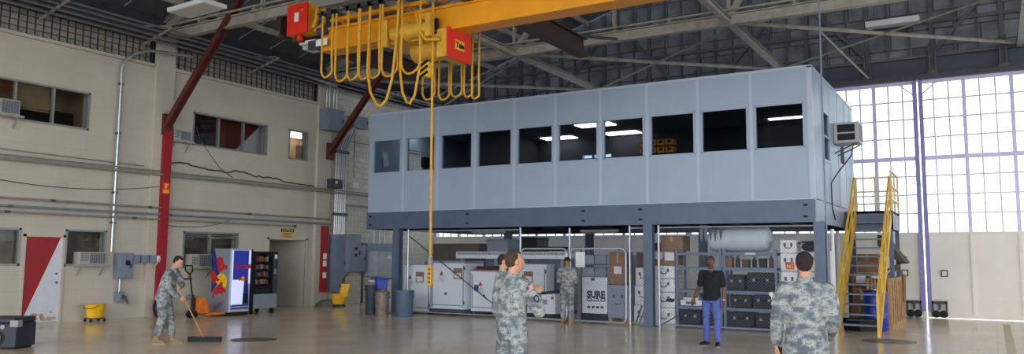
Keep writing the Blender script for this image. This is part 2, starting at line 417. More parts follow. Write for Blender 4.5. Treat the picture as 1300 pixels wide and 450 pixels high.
# wire-mesh clerestory above the left wall
def grille(y0, y1, nm):
    t = thing(nm, (XW, (y0 + y1) / 2, 7.08), None, None, kind='structure')
    b = MB(); b.box(-20.36, -20.27, y0, y1, 7.08, 7.75); b.build('backing', mat('grille backing', (176, 170, 158), 0.8), t)
    g = MB(); n = int((y1 - y0) / 0.2)
    for i in range(n + 1):
        y = y0 + (y1 - y0) * i / n; g.box(-20.16, -20.12, y - 0.009, y + 0.009, 7.08, 7.72)
    for z in (7.26, 7.42, 7.58, 7.72): g.box(-20.17, -20.13, y0, y1, z - 0.005, z + 0.005)
    g.build('bars', steel_dk, t)
    k = MB()
    for i in range(n):
        y = y0 + (y1 - y0) * (i + 0.5) / n; k.box(-20.265, -20.18, y - 0.05, y + 0.04, 7.08, 7.15)
    k.build('vent_slot', black_m, t)
grille(-2, 13.55, 'wall_left_grille'); grille(14.2, 19.95, 'wall_left_grille')
# pilasters
struct(MB().box(-20.1, -19.98, 13.6, 14.2, 0, 7.9), 'wall_left_pilaster', wall_paint, bevel=0.01)
struct(MB().box(-20.1, -19.98, 19.95, 20.62, 0, 7.9), 'wall_left_pilaster', wall_paint, bevel=0.01)
struct(MB().box(-20.65, -20.3, -12, 27.2, 7.0, 8.62).box(-20.35, -20.1, -12, 27, 7.75, 8.05), 'wall_left_eave', steel_dk)
# doorway recess
r_ = MB(); r_.box(-22.5, -20.4, 17.85, 18.0, 0, 2.4).box(-22.5, -20.4, 19.62, 19.77, 0, 2.4).box(-22.6, -22.5, 17.85, 19.77, 0, 2.4).box(-22.6, -20.4, 17.85, 19.77, 2.24, 2.4).box(-22.6, -20.1, 17.85, 19.77, -0.15, 0)
struct(r_, 'wall_recess', wall_paint)
struct(MB().box(-20.12, -20.06, 17.93, 18.0, 0, 2.3).box(-20.12, -20.06, 19.62, 19.69, 0, 2.3).box(-20.12, -20.06, 17.93, 19.69, 2.24, 2.3), 'trim_2', wall_paint)

def left_window(n, mull, backm, depth=1.2, pad=0.3):
    y0, y1, z0, z1 = WIN[n]
    t = thing('window_%d' % n, (XW, (y0 + y1) / 2, z0), None, None, kind='structure')
    f = MB(); d = 0.03
    f.box(-20.2, -20.08, y0, y0 + 0.05, z0, z1).box(-20.2, -20.08, y1 - 0.05, y1, z0, z1).box(-20.2, -20.08, y0, y1, z0, z0 + 0.05).box(-20.2, -20.08, y0, y1, z1 - 0.05, z1)
    for m in mull: f.box(-20.2, -20.09, m - 0.025, m + 0.025, z0, z1)
    f.build('frame', alu_m, t)
    MB().box(-20.16, -20.15, y0 + 0.05, y1 - 0.05, z0 + 0.05, z1 - 0.05).build('pane', winglass, t)
    rm = MB(); x1 = -20.4 - depth
    rm.box(x1 - 0.05, x1, y0 - 0.3, y1 + pad, z0 - 0.3, z1 + 0.3).box(x1, -20.41, y0 - 0.35, y0 - 0.3, z0 - 0.3, z1 + 0.3).box(x1, -20.41, y1 + pad, y1 + pad + 0.05, z0 - 0.3, z1 + 0.3)
    rm.box(x1, -20.41, y0 - 0.3, y1 + pad, z0 - 0.35, z0 - 0.3).box(x1, -20.41, y0 - 0.3, y1 + pad, z1 + 0.3, z1 + 0.35)
    rm.build('room_lining', backm, t)
    return t
def blind(t, y0, y1, z0, z1, m, x=-20.24):
    b = MB(); n = int((z1 - z0) / 0.05)
    for i in range(n):
        z = z0 + i * 0.05; b.add([(x, y0, z), (x, y1, z), (x - 0.03, y1, z + 0.042), (x - 0.03, y0, z + 0.042)], [(0, 1, 2, 3)])
    b.build('blind', m, t)
w1 = left_window(1, (9.0, 9.95, 10.87), room_tan, 1.5)
blind(w1, 9.98, 10.84, 5.25, 5.9, room_tan)
MB().box(-21.4, -21.2, 10.7, 12.0, 4.7, 5.5).build('furniture', room_dark, w1)
w2 = left_window(2, (15.88, 16.82), room_red, 0.3)
blind(w2, 15.0, 15.86, 5.0, 5.9, room_dark)
k = MB(); k.prism([(16.55, 4.65), (18.05, 4.65), (18.05, 6.1)], lambda u, v, q: (q, u, v), -20.68, -20.64); k.build('painted_panel', white_m, w2)
w3 = left_window(3, (), room_tan, 2.4, 2.2)
blind(w3, 19.18, 19.53, 5.0, 5.5, room_grey)
for (xx, yy) in ((-21.35, 20.3), (-22.25, 21.1)):
    MB().box(xx - 0.4, xx + 0.1, yy - 0.5, yy + 0.5, 6.2, 6.24).build('ceiling_light', tube_m, w3)
left_window(4, (), brick_tan, 0.15); left_window(5, (), brick_tan, 0.15)
w6 = left_window(6, (15.75,), brick_tan, 0.4)
k = MB()
for z in (2.24, 2.29, 2.34): k.box(-20.2, -20.1, 14.85, 16.72, z, z + 0.02)
k.build('louvre', alu_m, w6)

# red / white man door
d1 = thing('door_1', (XW, 10.86, 0), None, None, kind='structure')
k = MB(); fn = lambda u, v, q: (q, u, v)
k.cur = 0; k.prism([(10.42, 0.04), (11.27, 2.13), (10.42, 2.13)], fn, -20.14, -20.09)
k.cur = 1; k.prism([(10.42, 0.04), (11.31, 0.04), (11.31, 2.13), (11.27, 2.13)], fn, -20.14, -20.09)
k.build('leaf', [door_red, door_white], d1)
k = MB(); random.seed(3)
for i in range(16):
    y = 10.62 + random.random() * 0.6; z = 0.07 + random.random() ** 2 * 0.2; ra = 0.03 + random.random() * 0.06
    k.prism([(min(11.29, y + ra * (0.8 + 0.4 * random.random()) * math.cos(q)), max(0.045, z + ra * 0.55 * math.sin(q))) for q in [R(j * 45) for j in range(8)]], fn, -20.09, -20.0865 + 0.0001 * i)
k.build('rust_stain', rustst, d1)
MB().box(-20.4, -20.2, 10.3, 11.4, 0, 2.25).box(-20.2, -20.1, 10.36, 11.37, -0.02, 0.03).build('backing', wall_paint, d1)
MB().box(-20.16, -20.06, 10.36, 10.42, 0, 2.19).box(-20.16, -20.06, 11.31, 11.37, 0, 2.19).box(-20.16, -20.06, 10.36, 11.37, 2.13, 2.19).build('frame', wall_paint, d1)
MB().ball((-20.04, 11.2, 1.0), 0.03).box(-20.09, -20.05, 11.19, 11.21, 0.99, 1.01).build('knob', steel_dk, d1)
MB().lathe((-20.09, 11.2, 1.22), [(0.02, 0), (0.02, 0.03)], 12, 'X').build('deadbolt', steel_dk, d1)

# ---- hangar doors (far wall)
YD = 27.0
LEAVES = [(-20.1, -16.40), (-16.395, -9.08), (-9.075, -1.775), (-1.74, 5.55), (5.63, 12.9), (12.98, 20.2), (20.28, 28)]
for i, (xa, xb) in enumerate(LEAVES):
    t = thing('door_%d' % (i + 2), ((xa + xb) / 2, YD, 0), None, None, kind='structure')
    n = max(1, round((xb - xa) / 1.21)); bw = (xb - xa) / n
    p = MB(); zb = 0.014 if i == 3 else -0.01; p.box(xa, xb, YD, YD + 0.06, zb, 2.52); p.build('lower_panel', door_panel_m, t)
    q = MB()
    for j in range(n + 1):
        x = xa + bw * j; x = min(max(x, xa + 0.035), xb - 0.035)
        q.box(x - 0.035, x + 0.035, YD - 0.04, YD, 0.09, 2.5)
    q.box(xa, xb, YD - 0.03, YD, 0.55, 0.61).box(xa, xb, YD - 0.05, YD, zb + 0.012, 0.14).box(xa, xb, YD - 0.05, YD, 2.47, 2.55)
    q.build('panel_rib', door_panel_m, t)
    f = MB()
    for j in range(n + 1):
        x = xa + bw * j; x = min(max(x, xa + 0.05), xb - 0.05)
        f.box(x - 0.05, x + 0.05, YD - 0.05, YD + 0.06, 2.55, 7.2)
    f.box(xa, xb, YD - 0.043, YD + 0.053, 4.75, 4.87).box(xa, xb, YD - 0.043, YD + 0.053, 7.12, 7.22)
    f.build('window_frame', door_frame_m, t)
    g = MB()
    for j in range(n):
        for s_ in (1, 2):
            x = xa + bw * (j + s_ / 3.0); g.box(x - 0.02, x + 0.02, YD - 0.01, YD + 0.03, 2.55, 7.15)
    for z in (3.12, 3.69, 4.26, 5.45, 6.03, 6.6): g.box(xa, xb, YD - 0.006, YD + 0.026, z - 0.02, z + 0.02)
    g.build('glazing_bar', door_frame_m, t)
    MB().box(xa + 0.02, xb - 0.02, YD + 0.03, YD + 0.035, 2.55, 7.15).build('pane', doorglass, t)
    if i in (2, 3):
        ends = (xb - 0.32,) if i == 2 else (xa + 0.32,)
        for x in ends:
            tr = MB(); tr.box(x - 0.2, x + 0.2, YD - 0.16, YD - 0.04, 0.42, 0.50).box(x - 0.2, x - 0.16, YD - 0.16, YD - 0.04, 0.1, 0.5).box(x + 0.16, x + 0.2, YD - 0.16, YD - 0.04, 0.1, 0.5).box(x - 0.03, x + 0.03, YD - 0.18, YD - 0.04, 0.25, 0.5)
            tb = tr.build('wheel_truck', steel_dk, t)
            for dx in (-0.1, 0.1):
                MB().lathe((x + dx, YD - 0.17, 0.12), [(0.03, -0.01), (0.11, 0), (0.11, 0.08), (0.03, 0.09)], 18, 'Y').build('wheel', blackmat, tb)
            hb = MB(); hx = x - 0.22 if i == 2 else x + 0.16
            hb.box(hx - 0.09, hx + 0.09, YD - 0.06, YD, 1.22, 1.42); hb.cur = 1; hb.box(hx - 0.06, hx + 0.06, YD - 0.065, YD - 0.06, 1.25, 1.39); hb.box(hx - 0.03, hx + 0.03, YD - 0.09, YD - 0.06, 1.3, 1.33)
            hb.build('pull_plate', [steel_dk, door_panel_m], t)
        # corner gussets near the meeting stile
        gx = xb - 0.07 if i == 2 else xa + 0.07; s_ = -1 if i == 2 else 1
        MB().bar((gx, YD - 0.06, 6.75), (gx + s_ * 0.42, YD - 0.06, 7.12), 0.03, 0.03).build('corner_brace', door_frame_m, t)
        MB().box(gx - 0.05, gx + 0.05, YD - 0.12, YD - 0.04, 0.2, 7.2).build('meeting_stile', mat('indigo stile', (140, 136, 200), 0.5), t)
# door head girder band and insulated gable
struct(MB().box(-20.1, 28, 26.75, 27.2, 7.22, 7.36), 'beam_door_head', steel_dk)
struct(MB().box(-20.1, 28, 27.02, 27.2, 7.36, 7.95), 'wall_far_band', navy_m)
g = MB(); g.prism([(-20.4, 7.95), (28, 7.95), (28, 8.8), (4, 15.95), (-20.4, 8.63)], lambda u, v, q: (u, q, v), 27.02, 27.2)
struct(g, 'wall_far', insul)
RZ = lambda x: 8.6 + 0.3 * (x + 20.1) if x < 4 else 8.6 + 0.3 * 24.1 - 0.3 * (x - 4)
g = MB(); i = 0; x = -19.6
while x < 8:
    top = RZ(x) - 0.05
    wd = 0.025 if i % 3 else 0.06
    g.box(x - wd, x + wd, 26.9, 27.02, (7.9 if i % 3 else 7.36), top)
    if i % 3 == 0: g.box(x - 0.1, x - 0.06, 26.78, 26.9, 7.36, 8.3).box(x + 0.06, x + 0.1, 26.78, 26.9, 7.36, 8.3).box(x - 0.13, x + 0.13, 26.72, 26.9, 7.36, 7.44)
    x += 0.61; i += 1
for z in (7.95, 9.0, 10.2, 11.4):
    xs = -20 if z < 8.7 else (z - 8.6) / 0.3 - 20.1
    g.box(xs, 9, 26.86, 26.92, z - 0.05, z + 0.05)
for k2 in range(3):
    x0 = -14 + k2 * 6.4
    g.bar((x0, 26.84, 8.1), (x0 + 2.2, 26.84, 10.6), 0.06, 0.1).bar((x0 + 4.4, 26.84, 8.1), (x0 + 2.2, 26.84, 10.6), 0.06, 0.1)
struct(g, 'wall_far_girts', mat('gable girt steel', (84, 86, 92), 0.6, 0, 0.2, 3))
# roof
g = MB()
def roof_sheet(xa, xb):
    n = 26
    for i in range(int(40 / 1.3)):
        y0 = -12 + i * 1.3; y1 = y0 + 1.27
        g.add([(xa, y0, RZ(xa)), (xb, y0, RZ(xb)), (xb, y1, RZ(xb) + 0.015), (xa, y1, RZ(xa) + 0.015), (xa, y0, RZ(xa) + 0.08), (xb, y0, RZ(xb) + 0.08), (xb, y1, RZ(xb) + 0.095), (xa, y1, RZ(xa) + 0.095)],
              [(0, 1, 2, 3), (4, 5, 6, 7), (0, 1, 5, 4), (1, 2, 6, 5), (2, 3, 7, 6), (3, 0, 4, 7)])
roof_sheet(-20.7, 4); roof_sheet(4, 28.3)
g.box(-20.7, 4, -12.1, -12, 8.2, 8.4)
struct(g, 'ceiling', roof_m)
g = MB()
for x in (-19.2, -17.1, -15.0, -12.9, -10.8, -8.7, -6.6, -4.5, -2.4, -0.3, 1.8):
    g.box(x - 0.04, x + 0.04, -12, 26.9, RZ(x) - 0.2, RZ(x) - 0.02)
struct(g, 'ceiling_purlins', steel_m)
# trusses
NX = [-20.1 + 6.4 * 0, -12.35, -5.7, 0.95, 7.6]
def truss(y, nm):
    g = MB(); zc = 8.08
    g.ibeam((-20.1, y, 8.02), (27, y, 8.02), 0.2, 0.3, 0.03)
    g.ibeam((-20.2, y, RZ(-20.1) - 0.30), (4, y, RZ(4) - 0.38), 0.2, 0.28, 0.03)
    g.bar((4, y, RZ(4) - 0.38), (27, y, RZ(27) - 0.3), 0.2, 0.28)
    xs = [-20.1, -16.2, -12.35, -9.0, -5.7, -2.4, 0.95, 4.3]
    for i in range(1, len(xs)):
        if xs[i] <= 4: g.bar((xs[i], y, zc), (xs[i], y, RZ(xs[i]) - 0.35), 0.09, 0.09)
        if i % 2 == 0:
            g.bar((xs[i], y, zc), (xs[i - 1], y, RZ(xs[i - 1]) - 0.35), 0.14, 0.14)
            if i + 1 < len(xs): g.bar((xs[i], y, zc), (xs[i + 1], y, RZ(min(4, xs[i + 1])) - 0.35), 0.14, 0.14)
    for x in (-18.6, -16.4, -14.2, -10.6, -7.3, -4, -1):
        g.box(x - 0.05, x + 0.05, y - 0.14, y + 0.14, 8.17, 8.3)
    g.tube([(-20, y - 0.16, 8.25), (6, y - 0.16, 8.25)], 0.03, 6)
    struct(g, 'ceiling_truss', steel_m)
    # red-oxide knee brace
    if y < 25: struct(MB().ibeam((-19.98, y - 0.02, 5.3), (-17.0, y - 0.02, 8.65), 0.16, 0.2, 0.025, (0, 1, 0)).box(-20.0, -19.9, y - 0.16, y + 0.16, 5.1, 5.7), 'beam_knee_brace', rust_m)
for y in (1.2, 7.6, 14.0, 20.5): truss(y, 't')
# bottom-chord ties and wind bracing
for x in (-12.35, -5.7, 0.95):
    struct(MB().ibeam((x, -5, 7.98), (x, 26.8, 7.98), 0.16, 0.2, 0.03), 'beam_tie', steel_m)
def brace(a, b, r=0.045): struct(MB().tube([a, b], r, 8), 'beam_wind_brace', steel_m)
for (xa, xb) in ((-19.6, -12.35), (-12.35, -5.7), (-5.7, 0.95), (0.95, 7.6)):
    brace((xa, 20.6, 7.98), (xb, 26.7, 7.98), 0.055); brace((xa, 26.5, 7.95), (xb, 21.0, 7.95), 0.03)
brace((-3.78, 22.6, 7.95), (-3.1, 26.7, 7.4), 0.03)

# ================================================================== LEFT WALL FITTINGS
tag(MB().box(-19.98, -19.86, 13.88, 14.13, 0.02, 5.22).build('red_column', red_m), 'tall red painted steel column on the wall beside the sweeping soldier', 'column')
# conduit runs
def pipe(pts, r, label, m=conduit_p, nm='conduit_pipe', group=None, clips=()):
    t = thing(nm, pts[0], label, 'pipe', group)
    MB().tube(pts, r, 8).build('tube', m, t, smooth=True)
    for c in clips: MB().box(c[0] - 0.05, c[0] + 0.03, c[1] - 0.06, c[1] + 0.06, c[2] - 0.03, c[2] + 0.03).build('clip', steel_dk, t)
    return t
XP = -19.9
pipe([(XP, 7, 3.96), (XP, 19.9, 3.96), (XP, 23.5, 3.96)], 0.035, 'thicker upper pipe of the pair running along the left wall at mid height')
pipe([(XP - 0.02, 7, 4.05), (XP - 0.02, 23, 4.05)], 0.022, 'slim pipe lying just above the thick mid-height wall pipe', m=conduit_p)
pipe([(XP - 0.12, 7, 4.22), (XP - 0.12, 13.4, 4.16)], 0.014, 'thin grey conduit on the wall left of the red column, highest of the horizontal runs')
pipe([(XP, 7, 3.04), (XP, 20.6, 3.0)], 0.028, 'topmost of three low horizontal pipes on the left wall', clips=[(XP, 10.9, 3.03), (XP, 13.55, 3.02), (XP, 17, 3.01)])
pipe([(XP, 7, 2.84), (XP, 20.6, 2.84)], 0.032, 'middle one of three low horizontal pipes on the left wall', m=ebox_m, clips=[(XP, 9.9, 2.84), (XP, 14.2, 2.84)])
pipe([(XP, 7, 2.70), (XP, 18.9, 2.70), (XP, 18.95, 2.62)], 0.026, 'lowest of three horizontal pipes on the left wall ending above caution sign', clips=[(XP, 9.85, 2.7), (XP, 13.1, 2.7), (XP, 18.9, 2.7)])
pipe([(XP - 0.06, 12.55, 1.78), (XP - 0.06, 12.55, 6.75), (XP - 0.02, 12.62, 6.98), (XP + 0.08, 12.8, 7.18), (XP + 0.1, 13.2, 7.36), (XP + 0.1, 14.6, 7.5)], 0.045, 'shiny vertical conduit rising past the upper window to the roof, bent at its top', m=conduit_m,
     clips=[(XP - 0.06, 12.55, 6.3), (XP - 0.06, 12.55, 4.95), (XP - 0.06, 12.55, 3.35), (XP - 0.06, 12.55, 2.55)])
# eave conduit bundle
eave = [(-19.6, 7.62, 0.03), (-19.45, 7.72, 0.035), (-19.25, 7.80, 0.03), (-19.8, 7.72, 0.03), (-19.05, 7.86, 0.03), (-19.7, 7.82, 0.045), (-19.35, 7.86, 0.02)]
for i, (x, z, r) in enumerate(eave):
    pipe([(x, -2, z), (x, 20.2, z), (x, 26.8, z)], r, 'one of the grey conduits bundled along the eave above the left wall', group='eave conduits', m=mat('eave conduit', (112, 112, 116), 0.5, 0.3, 0.15))
for y, wh in ((10.4, 'left of the shiny vertical conduit'), (13.2, 'above the bend of the shiny conduit'), (17.0, 'above the middle upper window'), (23, 'above the rear block wall')):
    tag(MB().bar((-20.1, y, 7.55), (-18.9, y + 0.05, 7.9), 0.05, 0.05).bar((-18.95, y, 7.92), (-19.7, y - 0.5, 7.92), 0.03, 0.03).build('pipe_bracket', steel_m), 'steel outrigger bracket carrying the eave conduits, ' + wh, 'bracket', 'eave brackets')
pipe([(-20.0, 14.15, 1.02), (-20.0, 15.1, 1.02)], 0.02, 'short dark horizontal pipe on the wall behind the pallet truck', m=steel_dk)
pipe([(-20.04, 14.15, 0.49), (-20.04, 15.0, 0.49)], 0.015, 'thin conduit feeding the small socket box behind the pallet truck', m=ebox_m)
# sagging wires
def wire(pts, r, label, m=steel_dk, nm='wire', cat='wire'):
    return solo(MB().tube(pts, r, 6), nm, m, label, cat, smooth=True)
def sag(a, b, s, n=14):
    a = Vector(a); b = Vector(b); return [a.lerp(b, i / n) - Vector((0, 0, s * 4 * (i / n) * (1 - i / n))) for i in range(n + 1)]
wire(sag((-20.02, 8.5, 3.62), (-19.97, 13.86, 3.62), 0.24), 0.009, 'thin slack wire sagging on wall left of the red column')
random.seed(5)
pts = []; y = 14.2
while y < 18.4:
    b_ = max(0, math.sin((y - 14.2) * 3.1)) * 0.07 + random.random() * 0.05
    pts.append((-20.04, y, 4.28 - 0.02 * (y - 14.2) + b_)); y += 0.12
pts += [(-20.06, 18.5, 4.16), (-20.06, 19.9, 4.12)]
wire(pts, 0.02, 'ragged dusty cable lying in a wavy line below the upper window', nm='cable', cat='cable')
wire([(-20.0, 15.0, 5.5), (-20.0, 15.1, 5.2), (-20.0, 15.5, 4.75), (-20.0, 15.9, 4.35), (-20.0, 16.4, 4.1)], 0.01, 'thin wire dropping diagonally from the upper window sill to the pipes')
wire(sag((-20.03, 14.2, 2.55), (-20.03, 16.4, 2.78), 0.12), 0.009, 'thin slack wire drooping above the vending window')

# window air conditioners
def ac_unit(y0, y1, z0, z1, label, out=0.2, shelf=True):
    t = thing('window_air_conditioner', (XW + out / 2, (y0 + y1) / 2, z0), label, 'air conditioner')
    MB().box(XW - 0.1, XW + out, y0, y1, z0, z1).build('casing', mat('ac casing', (168, 166, 160), 0.5), t, bevel=0.012)
    g = MB(); ym = y0 + (y1 - y0) * 0.38; xf_ = XW + out
    g.box(xf_, xf_ + 0.012, ym, y1 - 0.03, z0 + 0.03, z1 - 0.03)
    g.cur = 1
    n = 9
    for i in range(n + 1):
        z = z0 + 0.04 + (z1 - z0 - 0.08) * i / n; g.box(xf_ + 0.01, xf_ + 0.02, ym + 0.01, y1 - 0.04, z - 0.004, z + 0.004)
    for i in range(7):
        y = ym + 0.01 + (y1 - ym - 0.05) * i / 6; g.box(xf_ + 0.01, xf_ + 0.02, y - 0.004, y + 0.004, z0 + 0.04, z1 - 0.04)
    g.build('coil_grille', [mat('ac coil', (66, 72, 82), 0.5), mat('ac bars', (150, 154, 160), 0.5)], t)
    g = MB()
    for i in range(5):
        z = z0 + 0.08 + i * 0.045; g.box(xf_, xf_ + 0.006, y0 + 0.03, ym - 0.03, z, z + 0.018)
    g.build('louvre', steel_dk, t)
    if shelf:
        g = MB(); g.box(XW, XW + out + 0.06, y0 - 0.05, y1 + 0.08, z0 - 0.05, z0)
        for y in (y0 + 0.05, y1 - 0.05): g.bar((XW, y, z0 - 0.3), (XW + out, y, z0 - 0.05), 0.03, 0.03)
        g.build('shelf_bracket', steel_m, t)
ac_unit(11.66, 12.38, 1.45, 1.77, 'beige window air conditioner right of the red and white door')
ac_unit(9.3, 9.98, 5.02, 5.38, 'window air conditioner on a shelf at the upper left edge window')
ac_unit(14.2, 14.78, 5.0, 5.3, 'small dark-fronted air conditioner on a ledge right of the red column')
ac_unit(14.95, 15.68, 1.36, 1.74, 'window air conditioner in the lower window behind the vending machines')

# panels by the door
def ebox(name, x1, y0, y1, z0, z1, label, m=ebox_m, x0=XW + 0.012, cat='electrical box', group=None, latch=True, lid=True):
    t = thing(name, ((x0 + x1) / 2, (y0 + y1) / 2, z0), label, cat, group)
    MB().box(x0, x1, y0, y1, z0, z1).build('enclosure', m, t, bevel=0.008)
    if lid: MB().box(x1, x1 + 0.015, y0 + 0.03, y1 - 0.03, z0 + 0.03, z1 - 0.03).build('cover', m, t, bevel=0.005)
    if latch: MB().box(x1 + 0.012, x1 + 0.045, y1 - 0.1, y1 - 0.06, (z0 + z1) / 2 - 0.06, (z0 + z1) / 2 + 0.06).build('latch', steel_dk, t)
    return t
t = ebox('breaker_panel', -19.86, 12.70, 13.12, 1.06, 1.75, 'grey breaker panel with small dark window under the shiny vertical conduit')
MB().box(-19.845, -19.835, 12.9, 13.02, 1.42, 1.56).build('indicator_window', black_m, t)
for i in range(3):
    ebox('switch_box', -19.9, 13.14 + i * 0.26, 13.36 + i * 0.26, 1.48, 1.70, ['first small grey switch box right of the breaker panel', 'middle one of three small grey switch boxes by breaker panel', 'small grey switch box nearest the red column'][i], group='small switch boxes', latch=False)
t = pipe([(-19.97, 12.84, 1.06), (-19.97, 12.84, 0.7)], 0.035, 'short conduit stub below the breaker panel', m=conduit_m)
t = ebox('disconnect_switch', -19.88, 12.76, 12.95, 0.45, 0.72, 'grey lever disconnect switch low on the wall under the breaker panel')
MB().bar((-19.86, 12.95, 0.6), (-19.84, 13.02, 0.4), 0.04, 0.04).build('lever', steel_dk, t)
t = thing('wall_lever', (-19.86, 13.83, 1.4), 'small pale wooden lever handle on the edge of the red column', 'lever')
MB().bar((-19.86, 13.72, 1.33), (-19.8, 13.9, 1.62), 0.05, 0.04).build('handle', wood_m, t); MB().box(-19.9, -19.82, 13.84, 13.9, 1.5, 1.68).build('mount', white_m, t)
t = thing('dark_bundle', (-19.55, 13.9, 0), 'dark round-topped rubber bundle at the foot of the red column', 'bundle')
MB().lathe((-19.6, 13.85, 0.27), [(0.02, -0.12), (0.2, -0.12), (0.27, -0.06), (0.27, 0.06), (0.2, 0.12), (0.02, 0.12)], 24, 'Y').build('roll', blackmat, t, smooth=True); MB().lathe((-19.6, 13.72, 0.27), [(0.03, -0.02), (0.08, 0), (0.08, 0.03)], 16, 'Y').build('core', steel_dk, t)
# socket
ebox('socket_box', -20.0, 15.0, 15.2, 0.42, 0.56, 'small grey socket box low on the wall behind the pallet truck', m=ebox_m, latch=False)
# signs
def sign(name, y0, y1, z0, z1, label, build, x=XW, cat='sign'):
    t = thing(name, (x, (y0 + y1) / 2, z0), label, cat); build(t, x, y0, y1, z0, z1); return t
def fire_sign(t, x, y0, y1, z0, z1):
    k = MB(); k.box(x, x + 0.012, y0, y1, z0, z1); k.build('plate', redbox_m, t)
    k = MB(); k.box(x + 0.012, x + 0.016, y0 + 0.03, y1 - 0.03, z0 + 0.02, z0 + 0.12)
    k.box(x + 0.012, x + 0.016, y0 + 0.06, y0 + 0.14, z0 + 0.15, z0 + 0.29).box(x + 0.012, x + 0.016, y0 + 0.14, y0 + 0.19, z0 + 0.25, z0 + 0.28)
    k.build('pictogram', vend_yel, t)
sign('extinguisher_sign', 13.88, 14.11, 3.42, 3.74, 'small orange extinguisher sign on the red column', fire_sign, x=-19.86)
def caution(t, x, y0, y1, z0, z1):
    MB().box(x, x + 0.012, y0, y1, z0, z1 - 0.1).build('plate', mat('sign yellow', (206, 170, 90), 0.5), t)
    MB().box(x, x + 0.013, y0, y1, z1 - 0.1, z1).build('header', black_m, t)
    lettering('CAUTION', 0.105, mat('sign gold', (226, 176, 60), 0.5), t, (x + 0.014, (y0 + y1) / 2, z1 - 0.05), (0, 1, 0), (0, 0, 1), bold=0.002)
    k = MB()
    for i, (a, b) in enumerate(((0.08, 0.5), (0.1, 0.46), (0.07, 0.5))): k.box(x + 0.012, x + 0.015, y0 + a, y0 + b, z1 - 0.16 - i * 0.055, z1 - 0.14 - i * 0.055)
    k.build('text_line', black_m, t)
sign('caution_sign', 18.5, 19.06, 2.3, 2.6, 'yellow caution sign with black header above the dark doorway', caution)

# column 2 electrical gear
t = ebox('junction_cabinet', -19.55, 19.95, 20.75, 6.1, 6.86, 'large slate grey electrical cabinet high on the second column', x0=-19.97)
for i, y in enumerate((20.05, 20.2, 20.4, 20.55)):
    pipe([(-19.75, y, 6.86), (-19.75, y, 7.5), (-19.68, y - 0.05, 7.62), (-19.5, y - 0.3, 7.68), (-19.4, y - 1.4, 7.7)], 0.028, 'bent conduit leaving the top of the high slate cabinet, %s from the left' % ('first', 'second', 'third', 'fourth')[i], m=conduit_m, group='cabinet top conduits')
ebox('junction_box', -19.75, 21.5, 22.25, 6.42, 6.86, 'smaller grey junction box high on the rear block wall behind the knee brace')
for i in range(6):
    y = 20.82 + i * 0.1
    pipe([(-19.95, y, 2.48), (-19.95, y, 5.55), (-19.93, y + 0.1 + 0.05 * i, 5.95 + 0.06 * i), (-19.93, y + 0.5, 6.15 + 0.09 * i), (-19.93, 21.52, 6.2 + 0.09 * i)][:5 if i > 1 else 5], 0.036, 'shiny vertical conduit, %s of six right of the second column' % ('first', 'second', 'third', 'fourth', 'fifth', 'last')[i], m=conduit_m, group='vertical conduit bank')
for z in (5.45, 3.2):
    tag(MB().box(-19.99, -19.88, 20.75, 21.42, z - 0.05, z + 0.05).build('conduit_strap', steel_dk), 'dark strap clamping the six vertical conduits, %s' % ('upper one' if z > 5 else 'lower one'), 'strap')
t = ebox('pull_box', -19.72, 20.42, 20.95, 4.1, 4.42, 'small dark grey pull box on the second column at pipe height', m=steel_dk, x0=-19.979)
MB().lathe((-19.73, 20.6, 4.3), [(0.05, 0), (0.05, 0.05)], 12, 'X').build('dial', white_m, t)
t = ebox('power_cabinet', -19.8, 20.68, 21.3, 0.46, 2.47, 'tall narrow grey power cabinet behind the yellow mop bucket')
t = ebox('motor_starter_cabinet', -19.62, 21.25, 21.88, 1.14, 2.5, 'grey cabinet with dark dials hung right of the tall power cabinet')
for z in (1.98, 1.75): MB().lathe((-19.6, 21.6, z), [(0.05, 0), (0.045, 0.04)], 14, 'X').build('dial', black_m, t)
ebox('disconnect_cabinet', -19.72, 21.9, 22.28, 1.15, 2.12, 'narrow grey disconnect cabinet left of the wiring trough')
t = ebox('wiring_trough', -19.75, 22.35, 24.3, 1.9, 2.2, 'long horizontal grey wiring trough on the rear block wall', latch=False)
t = ebox('transformer_cabinet', -19.4, 22.45, 23.9, 0.98, 1.9, 'pale grey transformer cabinet hanging below the wiring trough', m=ebox_l)
MB().box(-19.38, -19.375, 23.1, 23.3, 1.62, 1.74).build('label_plate', paper_m, t)
for i, y in enumerate((22.9, 23.2, 23.5)):
    pipe([(-19.92, y, 2.2), (-19.92, y, 4.0)], 0.035, 'short vertical conduit above the wiring trough, %s of three' % ('nearest', 'middle', 'farthest')[i], m=conduit_m, group='trough conduits')
pipe([(-19.95, 22.36, 0.0), (-19.95, 22.36, 1.9)], 0.05, 'vertical grey pipe down to the floor left of the trash cans', m=steel_dk)
pipe([(-19.95, 21.75, 4.6), (-19.95, 21.75, 6.4)], 0.025, 'thin conduit from the junction box down the rear block wall', m=conduit_p)
ebox('light_switch', -19.95, 21.85, 22.05, 4.22, 4.42, 'small white switch plate box on the rear block wall', m=white_m, latch=False)
pipe([(XW + 0.12, 21, 5.9), (XW + 0.12, 26.9, 5.9)], 0.02, 'thin horizontal conduit high on the rear block wall')
pipe([(XW + 0.12, 21.3, 3.55), (XW + 0.12, 26.9, 3.55)], 0.03, 'horizontal pipe on the rear block wall behind the booth end')
